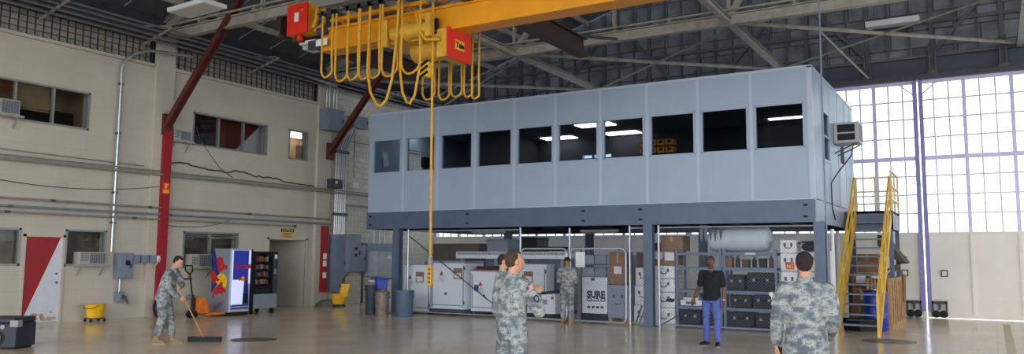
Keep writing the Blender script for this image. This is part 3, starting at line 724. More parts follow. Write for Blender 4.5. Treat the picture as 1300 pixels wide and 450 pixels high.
# red strip with tags
t = thing('red_column', (-19.9, 20.3, 0.44), 'shorter red strip column with white tags beside the grey power cabinet', 'column')
MB().box(-19.98, -19.88, 20.2, 20.5, 0.46, 2.76).build('post', red_m, t)
for z in (1.35, 0.95, 1.6): MB().box(-19.88, -19.875, 20.25, 20.42, z, z + 0.2).build('paper_tag', paper_m, t)
solo(MB().lathe((-19.5, 20.2, 0), [(0.46, 0), (0.42, 0.1), (0.25, 0.22), (0.05, 0.24)], 20), 'concrete_footing', mat('footing', (110, 106, 100), 0.9), 'low grey concrete mound at the foot of the second column', 'footing', smooth=True)

# ================================================================== BOOTH (raised modular office)
BX0, BX1, BY0, BY1, BZ0, BZ1 = -16.7, -3.4, 18.9, 25.1, 3.07, 6.16
booth = thing('mezzanine_office', ((BX0 + BX1) / 2, (BY0 + BY1) / 2, 0), 'long raised blue-grey office booth with a row of ten windows on steel columns', 'office booth')
wins = [(-16.54, -15.43), (-15.22, -14.13), (-13.92, -12.79), (-12.62, -11.45), (-11.28, -10.14), (-9.98, -8.80), (-8.64, -7.50), (-7.33, -6.17), (-6.0, -4.87), (-4.70, -3.58)]
ZW0, ZW1 = 4.28, 5.33
m = MB(); slab_holes(m, 'Y', BY0, BY0 + 0.1, BX0, BX1, BZ0, BZ1, [(a, b, ZW0, ZW1) for a, b in wins]); m.build('front_wall', booth_m, booth)
m = MB(); slab_holes(m, 'X', BX1 - 0.1, BX1, BY0 + 0.1, BY1, BZ0, BZ1, [(20.1, 21.1, 4.1, 5.35), (22.55, 23.5, 3.12, 5.3)]); m.build('end_wall', booth_m, booth)
m = MB(); slab_holes(m, 'X', BX0, BX0 + 0.1, BY0 + 0.1, BY1, BZ0, BZ1, [(20.66, 21.56, 3.1, 5.28)]); m.build('end_wall', booth_m, booth)
m = MB(); slab_holes(m, 'Y', BY1 - 0.1, BY1, BX0 + 0.1, BX1 - 0.1, BZ0, BZ1, [(-12.25, -11.1, 4.95, 5.3), (-17, -16, 9, 9.5)]); m.build('rear_wall', booth_m, booth)
m = MB().box(BX0 + 0.05, BX1 - 0.05, BY0 + 0.05, BY1 - 0.05, BZ1 - 0.02, BZ1 + 0.02); m.build('roof', booth_m, booth)
m = MB().box(BX0, BX1, BY0 - 0.012, BY0, BZ1 - 0.03, BZ1 + 0.03).box(BX1, BX1 + 0.012, BY0, BY1, BZ1 - 0.03, BZ1 + 0.03)
for a, b in zip(wins[:-1], wins[1:]):
    xm = (a[1] + b[0]) / 2; m.box(xm - 0.035, xm + 0.035, BY0 - 0.008, BY0, BZ0, BZ1)
m.box(BX1 - 0.1, BX1 + 0.012, BY0 - 0.012, BY0 + 0.1, BZ0, BZ1)
for y in (20.05, 21.2, 22.4, 23.6, 24.6): m.box(BX1, BX1 + 0.01, y - 0.03, y + 0.03, BZ0, BZ1)
m.box(BX0, BX1 + 0.015, BY0 - 0.02, BY0, BZ0 - 0.02, BZ0 + 0.03)
m.build('seam_trim', booth_e, booth)
for a, b in wins:
    f = MB(); f.box(a, a + 0.03, BY0 - 0.01, BY0 + 0.1, ZW0, ZW1).box(b - 0.03, b, BY0 - 0.01, BY0 + 0.1, ZW0, ZW1).box(a, b, BY0 - 0.01, BY0 + 0.1, ZW0, ZW0 + 0.03).box(a, b, BY0 - 0.01, BY0 + 0.1, ZW1 - 0.03, ZW1)
    fr = f.build('window_frame', booth_m, booth)
    MB().box(a + 0.03, b - 0.03, BY0 + 0.05, BY0 + 0.056, ZW0 + 0.03, ZW1 - 0.03).build('pane', boothglass, fr)
fr = MB().box(BX1 - 0.05, BX1 + 0.02, 20.1, 20.15, 4.1, 5.35).box(BX1 - 0.05, BX1 + 0.02, 21.05, 21.1, 4.1, 5.35).box(BX1 - 0.05, BX1 + 0.02, 20.1, 21.1, 4.1, 4.15).box(BX1 - 0.05, BX1 + 0.02, 20.1, 21.1, 5.3, 5.35).box(BX1 - 0.05, BX1 + 0.02, 20.1, 21.1, 4.7, 4.75).build('window_frame', booth_e, booth)
MB().box(BX1 - 0.03, BX1 - 0.024, 20.15, 21.05, 4.15, 5.3).build('pane', boothglass, fr)
dr = MB().box(BX1 - 0.06, BX1 + 0.01, 22.55, 23.5, 3.12, 5.3).build('door', booth_e, booth)
MB().box(BX1 + 0.01, BX1 + 0.016, 22.7, 23.3, 4.3, 5.15).build('pane', room_dark, dr)
MB().box(-12.25, -11.1, BY1 - 0.06, BY1 - 0.05, 4.95, 5.3).build('rear_pane', boothglass, booth)
# floor frame
m = MB(); m.ibeam((BX0, BY0 + 0.02, 2.81), (BX1, BY0 + 0.02, 2.81), 0.16, 0.52, 0.03); m.box(BX0, BX1, BY0 - 0.05, BY0 - 0.03, 2.55, 3.07)
m.build('front_beam', booth_beam, booth)
m = MB(); m.box(BX1 - 0.02, BX1 + 0.03, BY0, BY1, 2.55, 3.07); m.build('end_beam', booth_m, booth)
m = MB(); m.box(BX0 - 0.02, BX0 + 0.03, BY0, BY1, 2.55, 3.07); m.ibeam((BX0, BY1, 2.81), (BX1, BY1, 2.81), 0.16, 0.52, 0.03)
for i in range(8):
    x = BX0 + 1.2 + i * 1.55; m.ibeam((x, BY0, 2.83), (x, BY1, 2.83), 0.1, 0.3, 0.02)
m.build('floor_joists', navy_m, booth)
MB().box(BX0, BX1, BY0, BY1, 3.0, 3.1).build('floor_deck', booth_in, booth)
for x in (-16.55, -12.9, -9.2, -7.6, -3.6):
    for z in (2.68, 2.94): MB().box(x - 0.05, x + 0.05, BY0 - 0.06, BY0 - 0.045, z - 0.025, z + 0.025).build('bolt_plate', black_m, booth)
for (x, y) in ((-15.5, 18.95), (-7.4, 18.95), (-3.3 - 0.02, 18.98), (-15.2, 24.9), (-11.9, 24.9), (-7.9, 24.9), (-3.5, 24.9)):
    m = MB(); m.ibeam((x, y, 0.02), (x, y, 2.56), 0.2, 0.22, 0.03, (0, 1, 0)); m.box(x - 0.12, x + 0.12, y - 0.125, y - 0.1, 0.02, 2.56); m.box(x - 0.18, x + 0.18, y - 0.18, y + 0.18, 0, 0.03)
    m.build('column', booth_beam, booth)
# dark interior lining added to make the inside darker, lights and things
m = MB(); m.box(BX0 + 0.1, BX1 - 0.1, BY0 + 0.1, BY1 - 0.1, 5.92, 5.97); m.build('interior_ceiling', booth_ceil, booth)
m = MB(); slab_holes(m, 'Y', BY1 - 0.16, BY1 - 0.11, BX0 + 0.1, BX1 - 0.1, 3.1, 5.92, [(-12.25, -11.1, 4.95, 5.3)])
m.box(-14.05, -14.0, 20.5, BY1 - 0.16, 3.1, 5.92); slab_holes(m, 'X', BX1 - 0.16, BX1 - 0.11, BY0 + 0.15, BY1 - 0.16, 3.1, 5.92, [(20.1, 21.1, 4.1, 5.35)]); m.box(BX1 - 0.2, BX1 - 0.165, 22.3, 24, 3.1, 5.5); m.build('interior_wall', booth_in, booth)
m = MB(); m.box(-13.4, -13.2, 24.0, 24.84, 3.1, 5.0).box(-8.4, -7.9, 22.2, 23, 3.1, 4.9); m.build('interior_cabinet', room_dark, booth)
for (x, y) in ((-10.6, 22.6), (-10.5, 24.5), (-12.9, 24.5), (-5.0, 24.4), (-15.9, 20.9)):  # last light added to brighten the left end; the others are real fittings
    big = y < 24.45 and x > -14
    MB().box(x - 0.6, x + 0.6, y - 0.28, y + 0.28, 5.89, 5.925).build('ceiling_light', tube_m, booth)
# lit partition / notice board seen through second window, board through the first
MB().bar((-16.57, 19.48, 5.04), (-16.57, 19.6, 4.6), 0.24, 0.02, (1, 0, 0)).build('wall_fan', paper_m, booth)
MB().box(-16.5, -16.35, 21.3, 21.58, 4.74, 5.08).build('wall_phone', black_m, booth)
for i in range(2):
    for j in range(4):
        x = -8.7 + j * 0.26; z = 4.74 + i * 0.22
        yb = MB().box(x, x + 0.23, 21.6, 21.9, z, z + 0.17).build('yellow_parts_bin', yellow_m, booth, bevel=0.01)
        MB().box(x + 0.06, x + 0.17, 21.592, 21.6, z + 0.06, z + 0.14).build('bin_front_shade', black_m, yb)  # black box on the solid bin paints the shade of an open front
MB().box(-9.0, -6.9, 21.55, 21.95, 4.66, 4.72).box(-9.0, -8.95, 21.55, 21.95, 3.1, 4.7).box(-6.95, -6.9, 21.55, 21.95, 3.1, 4.7).build('interior_shelf', room_dark, booth)
MB().box(-4.85, -3.85, 20.9, 20.97, 3.1, 5.3).build('black_screen', shoe_m, booth)

# air conditioner in the booth end wall
t = thing('wall_air_conditioner', (-3.1, 21.95, 4.7), 'grey air conditioner sticking out of the booth end wall above the stairs', 'air conditioner')
MB().box(-3.39, -2.78, 21.7, 22.35, 4.7, 5.24).build('casing', mat('ac steel', (176, 178, 178), 0.5), t, bevel=0.015)
MB().box(-3.3, -2.88, 21.69, 21.7, 4.98, 5.18).box(-3.3, -2.88, 21.69, 21.7, 4.77, 4.94).build('side_vent', black_m, t)
MB().box(-2.78, -2.77, 21.76, 22.29, 4.76, 5.18).build('coil_grille', steel_dk, t)
for y in (21.75, 22.3): MB().bar((-3.39, y, 4.45), (-2.85, y, 4.69), 0.03, 0.03).build('support_bracket', steel_dk, t)
wire([(-2.95, 21.9, 4.7), (-3.0, 21.9, 4.4), (-3.3, 21.5, 3.9), (-3.36, 20.9, 3.6), (-3.36, 20.95, 3.0), (-3.34, 21.2, 2.7)], 0.018, 'dark power cable looping down the booth end wall from the air conditioner', nm='power_cable', cat='cable')
pipe([(-3.2, 19.06, 0.0), (-3.2, 19.06, 7.9)], 0.022, 'tall thin pipe rising past the near corner of the booth', m=ebox_m)
# boarding on booth roof at the left
for i, x in enumerate((-15.3, -14.5)):
    pipe([(x - 0.7, 19.6, 6.24), (x - 0.3, 19.6, 6.33), (x, 19.6, 6.24)], 0.045, 'dark hose loop lying on the left end of the booth roof, %s one' % ('left', 'right')[i], m=blackmat, nm='hose', group='roof hoses')

# ================================================================== STAIRS
SX0, SX1 = -3.1, -2.25
st = thing('steel_staircase', (-2.68, 21.2, 0), 'yellow-railed steel staircase with grey open treads up to the booth', 'staircase')
ys = lambda z: 19.6 + z * 1.13
for i in range(13):
    z = 0.225 * (i + 1); MB().box(SX0 + 0.03, SX1 - 0.03, ys(z), ys(z) + 0.27, z - 0.035, z).build('tread', mat('tread steel', (104, 116, 134), 0.5, 0.2), st)
for x in (SX0, SX1):
    MB().bar((x, ys(0) - 0.02, 0.02), (x, ys(2.95), 2.9), 0.05, 0.24).build('stringer', rail_y, st)
    r = MB(); r.bar((x, 19.52, 0), (x, 19.52, 0.95), 0.05, 0.05)
    r.bar((x, 19.52, 0.93), (x, ys(2.95) - 0.05, 3.9), 0.045, 0.045); r.bar((x, 19.52, 0.5), (x, ys(2.95) - 0.05, 3.45), 0.035, 0.035)
    for z in (0.8, 1.55, 2.3, 2.95): r.bar((x, ys(z), z), (x, ys(z), z + 0.93), 0.045, 0.045)
    r.build('handrail', rail_y, st)
LY0, LY1 = 22.9, 24.7
MB().box(-3.38, -2.2, LY0, LY1, 2.93, 3.0).build('landing_deck', steel_dk, st)
MB().box(-3.2, -2.2, LY0, LY0 + 0.06, 2.45, 2.98).box(-2.26, -2.2, LY0, LY1, 2.5, 2.98).box(-3.38, -2.2, LY1 - 0.06, LY1, 2.5, 2.98).build('landing_fascia', booth_beam, st)
for y in (LY0 + 0.1, LY1 - 0.1): MB().box(-2.32, -2.22, y - 0.05, y + 0.05, 0, 2.95).build('support_leg', booth_beam, st)
gr = mat('overexposed yellow rail', (226, 206, 160), 0.45)  # paler copy of the rail yellow, with the overexposure put into the colour
g = MB()
for z in (3.3, 3.65, 4.05): g.bar((-2.22, LY0 + 0.1, z), (-2.22, LY1, z), 0.045, 0.045).bar((-3.3, LY1 - 0.02, z), (-2.22, LY1 - 0.02, z), 0.045, 0.045)
for p in ((-2.22, LY0 + 0.12), (-2.22, 23.8), (-2.22, LY1), (-2.8, LY1), (-3.3, LY1)): g.bar((p[0], p[1], 2.7), (p[0], p[1], 4.08), 0.05, 0.05)
g.build('guard_rail', gr, st)

# ================================================================== FENCE
FY = 19.06
def chain(x0, x1, z0, z1, name, parent, pitch=0.075, y=FY):
    m = MB(); t = 0.0016; wd = x1 - x0; h = z1 - z0
    n = int((wd + h) / pitch)
    for i in range(1, n):
        c = i * pitch
        a0 = max(0, c - h); a1 = min(wd, c)
        if a1 - a0 < 0.02: continue
        for s_ in (0, 1):
            if s_ == 0: p = (x0 + a0, z0 + c - a0); q = (x0 + a1, z0 + c - a1)
            else: p = (x1 - a0, z0 + c - a0); q = (x1 - a1, z0 + c - a1)
            yy = y + (0.003 if s_ else -0.003)
            m.bar((p[0], yy, p[1]), (q[0], yy, q[1]), 2 * t, 2 * t)
    return m.build(name, fence_m, parent)
def fence_panel(x0, x1, label, brace_=None):
    t = thing('chain_link_fence', ((x0 + x1) / 2, FY, 0), label, 'fence')
    chain(x0, x1, 0.05, 2.5, 'mesh', t)
    MB().tube([(x0, FY, 0.07), (x1, FY, 0.07)], 0.018).build('bottom_rail', fpost_m, t); MB().tube([(x0, FY, 2.48), (x1, FY, 2.48)], 0.02).build('top_rail', fpost_m, t)
    for x in (x0, x1): MB().tube([(x, FY, 0), (x, FY, 2.54)], 0.032, 10).build('post', fpost_m, t, smooth=True)
    if brace_: MB().tube(brace_, 0.016).build('brace_rod', steel_dk, t)
fence_panel(-15.2, -11.24, 'long chain-link fence panel in front of the white equipment cabinets', [(-15.2, FY, 2.35), (-11.9, FY, 0.25)])
fence_panel(-7.98, -7.55, 'narrow chain-link panel between the gate and the middle column')
fence_panel(-7.2, -3.45, 'chain-link fence panel in front of the steel shelving racks', [(-7.15, FY, 0.05), (-6.4, FY, 0.5)])
def gate(x0, x1, label, z1=1.95):
    t = thing('chain_link_gate', ((x0 + x1) / 2, FY - 0.05, 0), label, 'gate'); r = 0.14; y = FY - 0.06
    pts = []
    for cx, cz, a0 in ((x1 - r, z1 - r, 0), (x0 + r, z1 - r, 90), (x0 + r, 0.06 + r, 180), (x1 - r, 0.06 + r, 270)):
        for k in range(7): a = R(a0 + k * 15); pts.append((cx + r * math.cos(a), y, cz + r * math.sin(a)))
    pts.append(pts[0])
    MB().tube(pts, 0.026, 8).build('gate_frame', fpost_m, t, smooth=True)
    chain(x0 + 0.03, x1 - 0.03, 0.09, z1 - 0.03, 'mesh', t, y=y)
    hx = x0 if x0 > -10 else x1
    for z in (0.5, 1.5): MB().tube([(hx - 0.02, y, z - 0.06), (hx - 0.02, y, z + 0.06)], 0.04).build('hinge', steel_dk, t)
    return t
gate(-11.18, -9.76, 'left leaf of the chain-link double gate behind the soldier facing the cage')
g2 = gate(-9.66, -8.06, 'right leaf of the chain-link double gate with a white notice')
tag(MB().box(-9.48, -9.21, FY - 0.105, FY - 0.09, 1.46, 1.86).build('notice_sheet', paper_m), 'white paper notice hung on the right gate leaf', 'notice')
solo(MB().tube([(-9.7, FY - 0.02, 0), (-9.7, FY - 0.02, 2.5)], 0.03, 10).tube([(-9.7, FY - 0.1, 1.0), (-9.7, FY - 0.1, 1.15)], 0.03, 8), 'gate_post', fpost_m, 'galvanised post between the two gate leaves', 'post', smooth=True)
solo(MB().tube([(-3.12, 19.3, 0), (-3.12, 19.3, 2.4)], 0.04, 10).box(-3.17, -3.07, 19.22, 19.26, 0.6, 1.9), 'fence_post', white_m, 'white-wrapped fence post right of the near booth column', 'post')

t = thing('hanging_tag', (-4.45, FY - 0.05, 0.58), 'white disc and paper tag wired to the fence left of the rightmost soldier', 'tag')
MB().lathe((-4.45, FY - 0.02, 0.89), [(0.005, -0.012), (0.055, -0.01), (0.055, 0.0), (0.005, 0.002)], 18, 'Y').build('disc', paper_m, t); MB().bar((-4.38, FY - 0.02, 0.86), (-4.34, FY - 0.02, 0.58), 0.16, 0.006, (0, 1, 0)).build('paper', paper_m, t)
# ================================================================== STORED THINGS UNDER THE BOOTH
def unit(x0, x1, y0, d, z0, z1, label, placard=True, skid=False, plx=0.65):
    t = thing('equipment_cabinet', ((x0 + x1) / 2, y0 + d / 2, 0), label, 'equipment cabinet')
    MB().box(x0, x1, y0, y0 + d, z0, z1).build('body', unit_m, t, bevel=0.015)
    MB().box(x0 - 0.015, x1 + 0.015, y0 - 0.015, y0 + d, z1 - 0.06, z1 + 0.01).build('lid', greybox_m if skid else unit_m, t, bevel=0.008)
    m = MB(); m.box(x0 + 0.03, x0 + 0.06, y0 - 0.012, y0, z0 + 0.05, z1 - 0.1).box(x1 - 0.06, x1 - 0.03, y0 - 0.012, y0, z0 + 0.05, z1 - 0.1).box(x0 + 0.03, x1 - 0.03, y0 - 0.008, y0, z0 + 0.1, z0 + 0.13)
    m.build('door_seam', greybox_m, t)
    for z in (z0 + 0.15, z1 - 0.25): MB().box(x1 - 0.03, x1 + 0.005, y0 - 0.03, y0, z, z + 0.1).build('hinge', steel_dk, t)
    w_ = x1 - x0
    if placard:
        px = x0 + w_ * plx
        MB().box(px, px + 0.30, y0 - 0.02, y0 - 0.008, z1 - 0.52, z1 - 0.2).build('placard', card_m, t)
        MB().box(px + 0.03, px + 0.27, y0 - 0.024, y0 - 0.02, z1 - 0.49, z1 - 0.34).build('placard_sheet', paper_m, t)
    m = MB(); tx = x0 + w_ * 0.25
    m.prism([(tx, z1 - 0.42), (tx + 0.14, z1 - 0.42), (tx + 0.07, z1 - 0.28)], lambda u, v, q: (u, q, v), y0 - 0.012, y0 - 0.006); m.build('warning_mark', vend_red, t)
    m = MB()
    for i in range(3): m.box(tx - 0.03, tx + 0.18, y0 - 0.012, y0 - 0.006, z1 - 0.5 - i * 0.05, z1 - 0.485 - i * 0.05)
    m.build('text_line', greybox_m, t)
    MB().lathe((x0 + w_ * 0.45, y0 - 0.03, z0 + 0.45), [(0.04, 0), (0.035, 0.03)], 12, 'Y').build('drain_plug', steel_dk, t)
    m = MB()
    if skid:
        m.box(x0 - 0.04, x1 + 0.04, y0 - 0.03, y0 + d, 0.10, z0).box(x0, x0 + 0.2, y0, y0 + d, 0, 0.1).box(x1 - 0.2, x1, y0, y0 + d, 0, 0.1).box((x0 + x1) / 2 - 0.1, (x0 + x1) / 2 + 0.1, y0, y0 + d, 0, 0.1)
    else:
        m.box(x0 + 0.03, x0 + 0.13, y0 + 0.02, y0 + d - 0.05, 0, z0)
        MB().box(x1 - 0.13, x1 - 0.03, y0 + 0.02, y0 + d - 0.05, 0, z0).build('skid', steel_dk, t)
    m.build('skid', steel_dk, t)
    return t
unit(-15.0 - 0.6, -14.49, 19.25, 0.9, 0.06, 1.45, 'pale blue-white equipment cabinet nearest the trash cans, with brown placard', plx=0.52)
unit(-14.40, -13.2, 19.2, 1.0, 0.18, 1.58, 'taller pale equipment cabinet on a forklift skid behind the hanging crane pendant', skid=True, plx=0.68)
t = unit(-13.14, -12.1, 19.45, 0.95, 0.14, 1.29, 'low white equipment case with small blue badge and dark top beside the skid cabinet', placard=False)
MB().box(-13.02, -12.88, 19.43, 19.445, 0.72, 0.9).build('badge', vend_blue, t)
MB().box(-13.14, -12.1, 19.45, 20.4, 1.31, 1.34).build('red_edge', vend_red, t)
random.seed(2)
m = MB(); m.ball((-12.62, 19.9, 1.37), (0.46, 0.4, 0.035))
for i in range(40): m.ball((-13.08 + random.random() * 0.92, 19.5 + random.random() * 0.8, 1.38 + random.random() * 0.03), (0.06, 0.06, 0.045), None, 8, 6)
solo(m, 'black_netting', blackmat, 'bunched black netting heaped on top of the low white case', 'netting', smooth=True)
m = MB(); m.ball((-14.72, 19.55, 1.52), (0.2, 0.18, 0.06)); m.ball((-14.55, 19.5, 1.55), (0.14, 0.14, 0.08))
solo(m, 'red_cloth', vend_red, 'crumpled red cloth on top of the cabinet nearest the trash cans', 'cloth', smooth=True)
# generator shelter
t = thing('generator_shelter', (-12.5, 20.9, 0), 'long pale equipment shelter with overhanging ribbed hood behind the white cases', 'equipment shelter')
m = MB(); m.box(-14.48, -10.6, 20.55, 21.6, 1.66, 1.88); m.build('hood', unit_m, t, bevel=0.02)
m = MB()
for i in range(30): m.box(-14.4 + i * 0.128, -14.34 + i * 0.128, 20.5, 20.56, 1.79, 1.85)
m.box(-14.42, -10.63, 20.53, 20.56, 1.78, 1.86); m.build('corrugation', ebox_l, t)
for x in (-14.3, -13.05, -12.25, -10.75): MB().box(x - 0.05, x + 0.05, 20.62, 20.74, 0, 1.66).build('post', greybox_m, t)
MB().box(-14.4, -10.7, 21.4, 21.5, 0.1, 1.66).build('back_panel', greybox_m, t)
MB().box(-14.4, -10.7, 20.65, 21.5, 0.05, 0.16).build('base', steel_dk, t)
MB().box(-13.0, -12.3, 20.75, 21.3, 0.16, 1.6).build('inner_cabinet', unit_m, t, bevel=0.01)
MB().box(-12.85, -12.55, 20.735, 20.75, 1.1, 1.4).build('inner_grille', black_m, t)
t = unit(-12.15, -11.02, 20.15, 0.5, 0.1, 1.5, 'upright pale cabinet with brown placard framed by the shelter posts', plx=0.35)
t = thing('chest_freezer', (-10.85, 19.8, 0), 'low white chest with dark open top in front of the upright cabinet', 'chest')
m = MB(); m.prism([(-11.5, 0.16), (-10.35, 0.16), (-10.35, 0.72), (-11.5, 0.62)], lambda u, v, q: (u, q, v), 19.45, 20.05); m.build('body', unit_m, t, bevel=0.012)
MB().bar((-11.52, 19.75, 0.66), (-10.33, 19.75, 0.77), 0.64, 0.07).build('lid', black_m, t); MB().box(-11.4, -10.45, 19.5, 20.0, 0, 0.16).build('plinth', black_m, t)
MB().box(-10.9, -10.6, 19.44, 19.45, 0.42, 0.55).build('label_plate', greybox_m, t); MB().box(-10.48, -10.4, 19.44, 19.45, 0.56, 0.64).build('orange_mark', redbox_m, t)
solo(MB().box(-13.35, -12.6, 20.6, 21.3, 1.88, 2.26).box(-13.37, -12.58, 20.58, 21.32, 2.2, 2.24), 'grey_box', ebox_m, 'plain grey box standing on the shelter hood', 'box', bevel=0.01)
t = thing('coiled_hose', (-11.3, 20.9, 1.89), 'dark coiled hose lying on the right end of the shelter hood', 'hose')
m = MB()
for k in range(3): m.tube([(-11.3 + (0.45 + 0.05 * k) * math.cos(a * 0.35), 20.95 + 0.3 * math.sin(a * 0.35), 1.93 + k * 0.035) for a in range(19)], 0.03, 6)
m.build('coil', blackmat, t, smooth=True)
def crate(x0, x1, y0, y1, z0, z1, label, m1=wood_m, n=5, name='wooden_crate', slat=True):
    t = thing(name, ((x0 + x1) / 2, (y0 + y1) / 2, z0), label, 'crate')
    b = MB().box(x0 + 0.02, x1 - 0.02, y0 + 0.02, y1 - 0.02, z0 + 0.03, z1 - 0.03); b.build('panel', m1, t)
    f = MB()
    for z in (z0, z1 - 0.09):
        f.box(x0, x1, y0, y0 + 0.03, z, z + 0.09).box(x0, x0 + 0.03, y0, y1, z, z + 0.09).box(x1 - 0.03, x1, y0, y1, z, z + 0.09).box(x0, x1, y1 - 0.03, y1, z, z + 0.09)
    f.build('rim_batten', m1, t)
    if slat:
        f = MB()
        for i in range(n):
            y = y0 + (y1 - y0 - 0.1) * i / (n - 1); f.box(x1 - 0.01, x1 + 0.012, y, y + 0.1, z0, z1)
            x = x0 + (x1 - x0 - 0.1) * i / (n - 1); f.box(x, x + 0.1, y0 - 0.012, y0 + 0.01, z0, z1)
        f.build('upright_batten', m1, t)
    return t
crate(-15.7, -13.9, 21.0, 21.9, 0, 2.14, 'tall dark plywood crate rising behind the pale cabinets', ply_m, 4)

def carton(x0, x1, y0, y1, z0, z1, label, m=card_m, lab=None, tape=True):
    t = thing('cardboard_box', ((x0 + x1) / 2, (y0 + y1) / 2, z0), label, 'box')
    MB().box(x0, x1, y0, y1, z0, z1).build('carton', m, t, bevel=0.006)
    g = 0.012
    f = MB(); f.box(x0 + 0.01, x1 - 0.01, y0 + 0.02, (y0 + y1) / 2 - 0.004, z1, z1 + g * 0.5).box(x0 + 0.01, x1 - 0.01, (y0 + y1) / 2 + 0.004, y1 - 0.02, z1, z1 + g * 0.5); f.build('flap', m, t)
    if tape: MB().box(x0 - 0.002, x1 + 0.002, (y0 + y1) / 2 - 0.03, (y0 + y1) / 2 + 0.03, z1 + g * 0.5, z1 + g * 0.5 + 0.002).box((x0 + x1) / 2 - 0.025, (x0 + x1) / 2 + 0.025, y0 - 0.003, y0, z1 - (z1 - z0) * 0.35, z1).build('tape', mat('packing tape', (168, 136, 104), 0.3), t)
    for q in (lab or []):
        MB().box(x0 + (x1 - x0) * q[0], x0 + (x1 - x0) * q[1], y0 - 0.006, y0 - 0.001, z0 + (z1 - z0) * q[2], z0 + (z1 - z0) * q[3]).build('paper_label', paper_m, t)
    return t
def tcase(x0, x1, y0, y1, z0, z1, label, m=case_m, group=None, handle=True):
    t = thing('transit_case', ((x0 + x1) / 2, (y0 + y1) / 2, z0), label, 'case', group)
    zs = z0 + (z1 - z0) * 0.66
    MB().box(x0, x1, y0, y1, z0, zs - 0.006).build('body', m, t, bevel=0.02)
    MB().box(x0, x1, y0, y1, zs + 0.006, z1).build('lid', m, t, bevel=0.02)
    r = MB()
    for k in (0.18, 0.82):
        x = x0 + (x1 - x0) * k; r.box(x - 0.02, x + 0.02, y0 - 0.014, y0, z0 + 0.02, z1 - 0.02)
    r.box(x0 + 0.01, x1 - 0.01, y0 - 0.008, y0, zs - 0.012, zs + 0.012); r.build('rib', m, t)
    for k in (0.3, 0.7):
        x = x0 + (x1 - x0) * k; MB().box(x - 0.025, x + 0.025, y0 - 0.022, y0, zs - 0.05, zs + 0.035).build('latch', steel_dk, t)
    if handle:
        xm = (x0 + x1) / 2; zz = z0 + (z1 - z0) * 0.45
        MB().tube([(xm - 0.07, y0 - 0.005, zz + 0.02), (xm - 0.065, y0 - 0.03, zz - 0.02), (xm + 0.065, y0 - 0.03, zz - 0.02), (xm + 0.07, y0 - 0.005, zz + 0.02)], 0.012, 6).build('handle', steel_dk, t)
    return t
# SURE case and its neighbours
t = thing('shipping_case', (-9.21, 19.8, 0), 'tall white case lettered SURE behind the right gate leaf', 'case')
MB().box(-9.58, -8.84, 19.55, 20.15, 0.22, 1.19).build('body', unit_m, t, bevel=0.015)
MB().box(-9.6, -8.82, 19.53, 20.17, 0.0, 0.22).build('base', black_m, t, bevel=0.01)
MB().box(-9.3, -9.2, 19.53, 19.55, 1.1, 1.17).build('hasp', steel_dk, t)
lettering('SURE', 0.25, mat('stencil ink', (44, 50, 74), 0.6), t, (-9.17, 19.545, 0.72), (1, 0, 0), (0, 0, 1), bold=0.012, sx_=0.95)
m = MB()
for i in range(3): m.tube([(-9.36 + 0.2 * i + 0.07 * math.cos(a), 19.545, 0.59 + 0.04 * math.sin(a)) for a in [k * math.pi / 4 for k in range(9)]], 0.012, 5)
m.box(-9.45, -8.92, 19.54, 19.548, 0.545, 0.56); m.build('ornament', MATS['stencil ink'], t)
m = MB()
for i in range(4): m.box(-9.42 + i * 0.13, -9.34 + i * 0.13, 19.545, 19.55, 0.36, 0.42)
m.build('small_print', MATS['stencil ink'], t)
t = tcase(-8.8, -8.2, 19.5, 20.1, 0.13, 1.0, 'blue-grey case in front of the gate right of the lettered white case', m=greybox_m)
solo(MB().box(-8.82, -8.18, 19.48, 20.12, 0, 0.05).box(-8.78, -8.68, 19.5, 20.1, 0.05, 0.13).box(-8.3, -8.2, 19.5, 20.1, 0.05, 0.13), 'pallet', wood_m, 'small wooden pallet under the blue-grey case', 'pallet')
carton(-8.78, -8.3, 19.55, 20.05, 1.01, 1.86, 'tall brown cardboard box standing on the blue-grey case', lab=[(0.3, 0.75, 0.33, 0.56)])
# wire rack with totes
t = thing('storage_rack', (-9.4, 20.6, 0), 'steel rack of clear totes behind the lettered white case', 'shelving rack')
for x in (-10.0, -8.85):
    for y in (20.35, 20.85): MB().box(x - 0.02, x + 0.02, y - 0.02, y + 0.02, 0, 1.95).build('post', rack_m, t)
for z in (0.1, 0.6, 1.15, 1.5): MB().box(-10.02, -8.83, 20.33, 20.87, z, z + 0.03).build('shelf', rack_m, t)
for i in range(3):
    for j, z in enumerate((0.63, 1.18, 1.53)):
        x = -9.97 + i * 0.375; tt = thing('plastic_tote', (x + 0.17, 20.6, z), 'clear plastic tote, %s in the %s row of the rack behind the gate' % (('left', 'middle', 'right')[i], ('lowest', 'middle', 'top')[j]), 'tote', 'totes on the rack')
        MB().box(x, x + 0.35, 20.38, 20.82, z, z + 0.24).build('tub', clearplastic, tt, bevel=0.015); MB().box(x - 0.008, x + 0.358, 20.37, 20.83, z + 0.24, z + 0.27).build('lid', greybox_m, tt, bevel=0.006)
# left stack by the middle column
tcase(-8.02, -7.55, 19.4, 20.0, 0.0, 0.5, 'white case at the bottom of the stack left of the middle column')
tcase(-8.0, -7.55, 19.4, 20.0, 0.51, 1.0, 'white case in the middle of the stack left of the middle column')
tcase(-7.98, -7.55, 19.42, 20.0, 1.01, 1.46, 'white case third up in the stack left of the middle column')
carton(-7.98, -7.52, 19.5, 20.0, 1.47, 1.86, 'dark brown box on top of the white cases left of the middle column', card_d)
m = MB(); m.bar((-7.8, 19.2, 0.02), (-7.6, 19.28, 0.62), 0.05, 0.02).bar((-7.9, 19.2, 0.02), (-7.75, 19.28, 0.5), 0.03, 0.03)
solo(m, 'loose_bar', steel_dk, 'pair of dark bars leaning on the bottom white case by the column', 'bar')
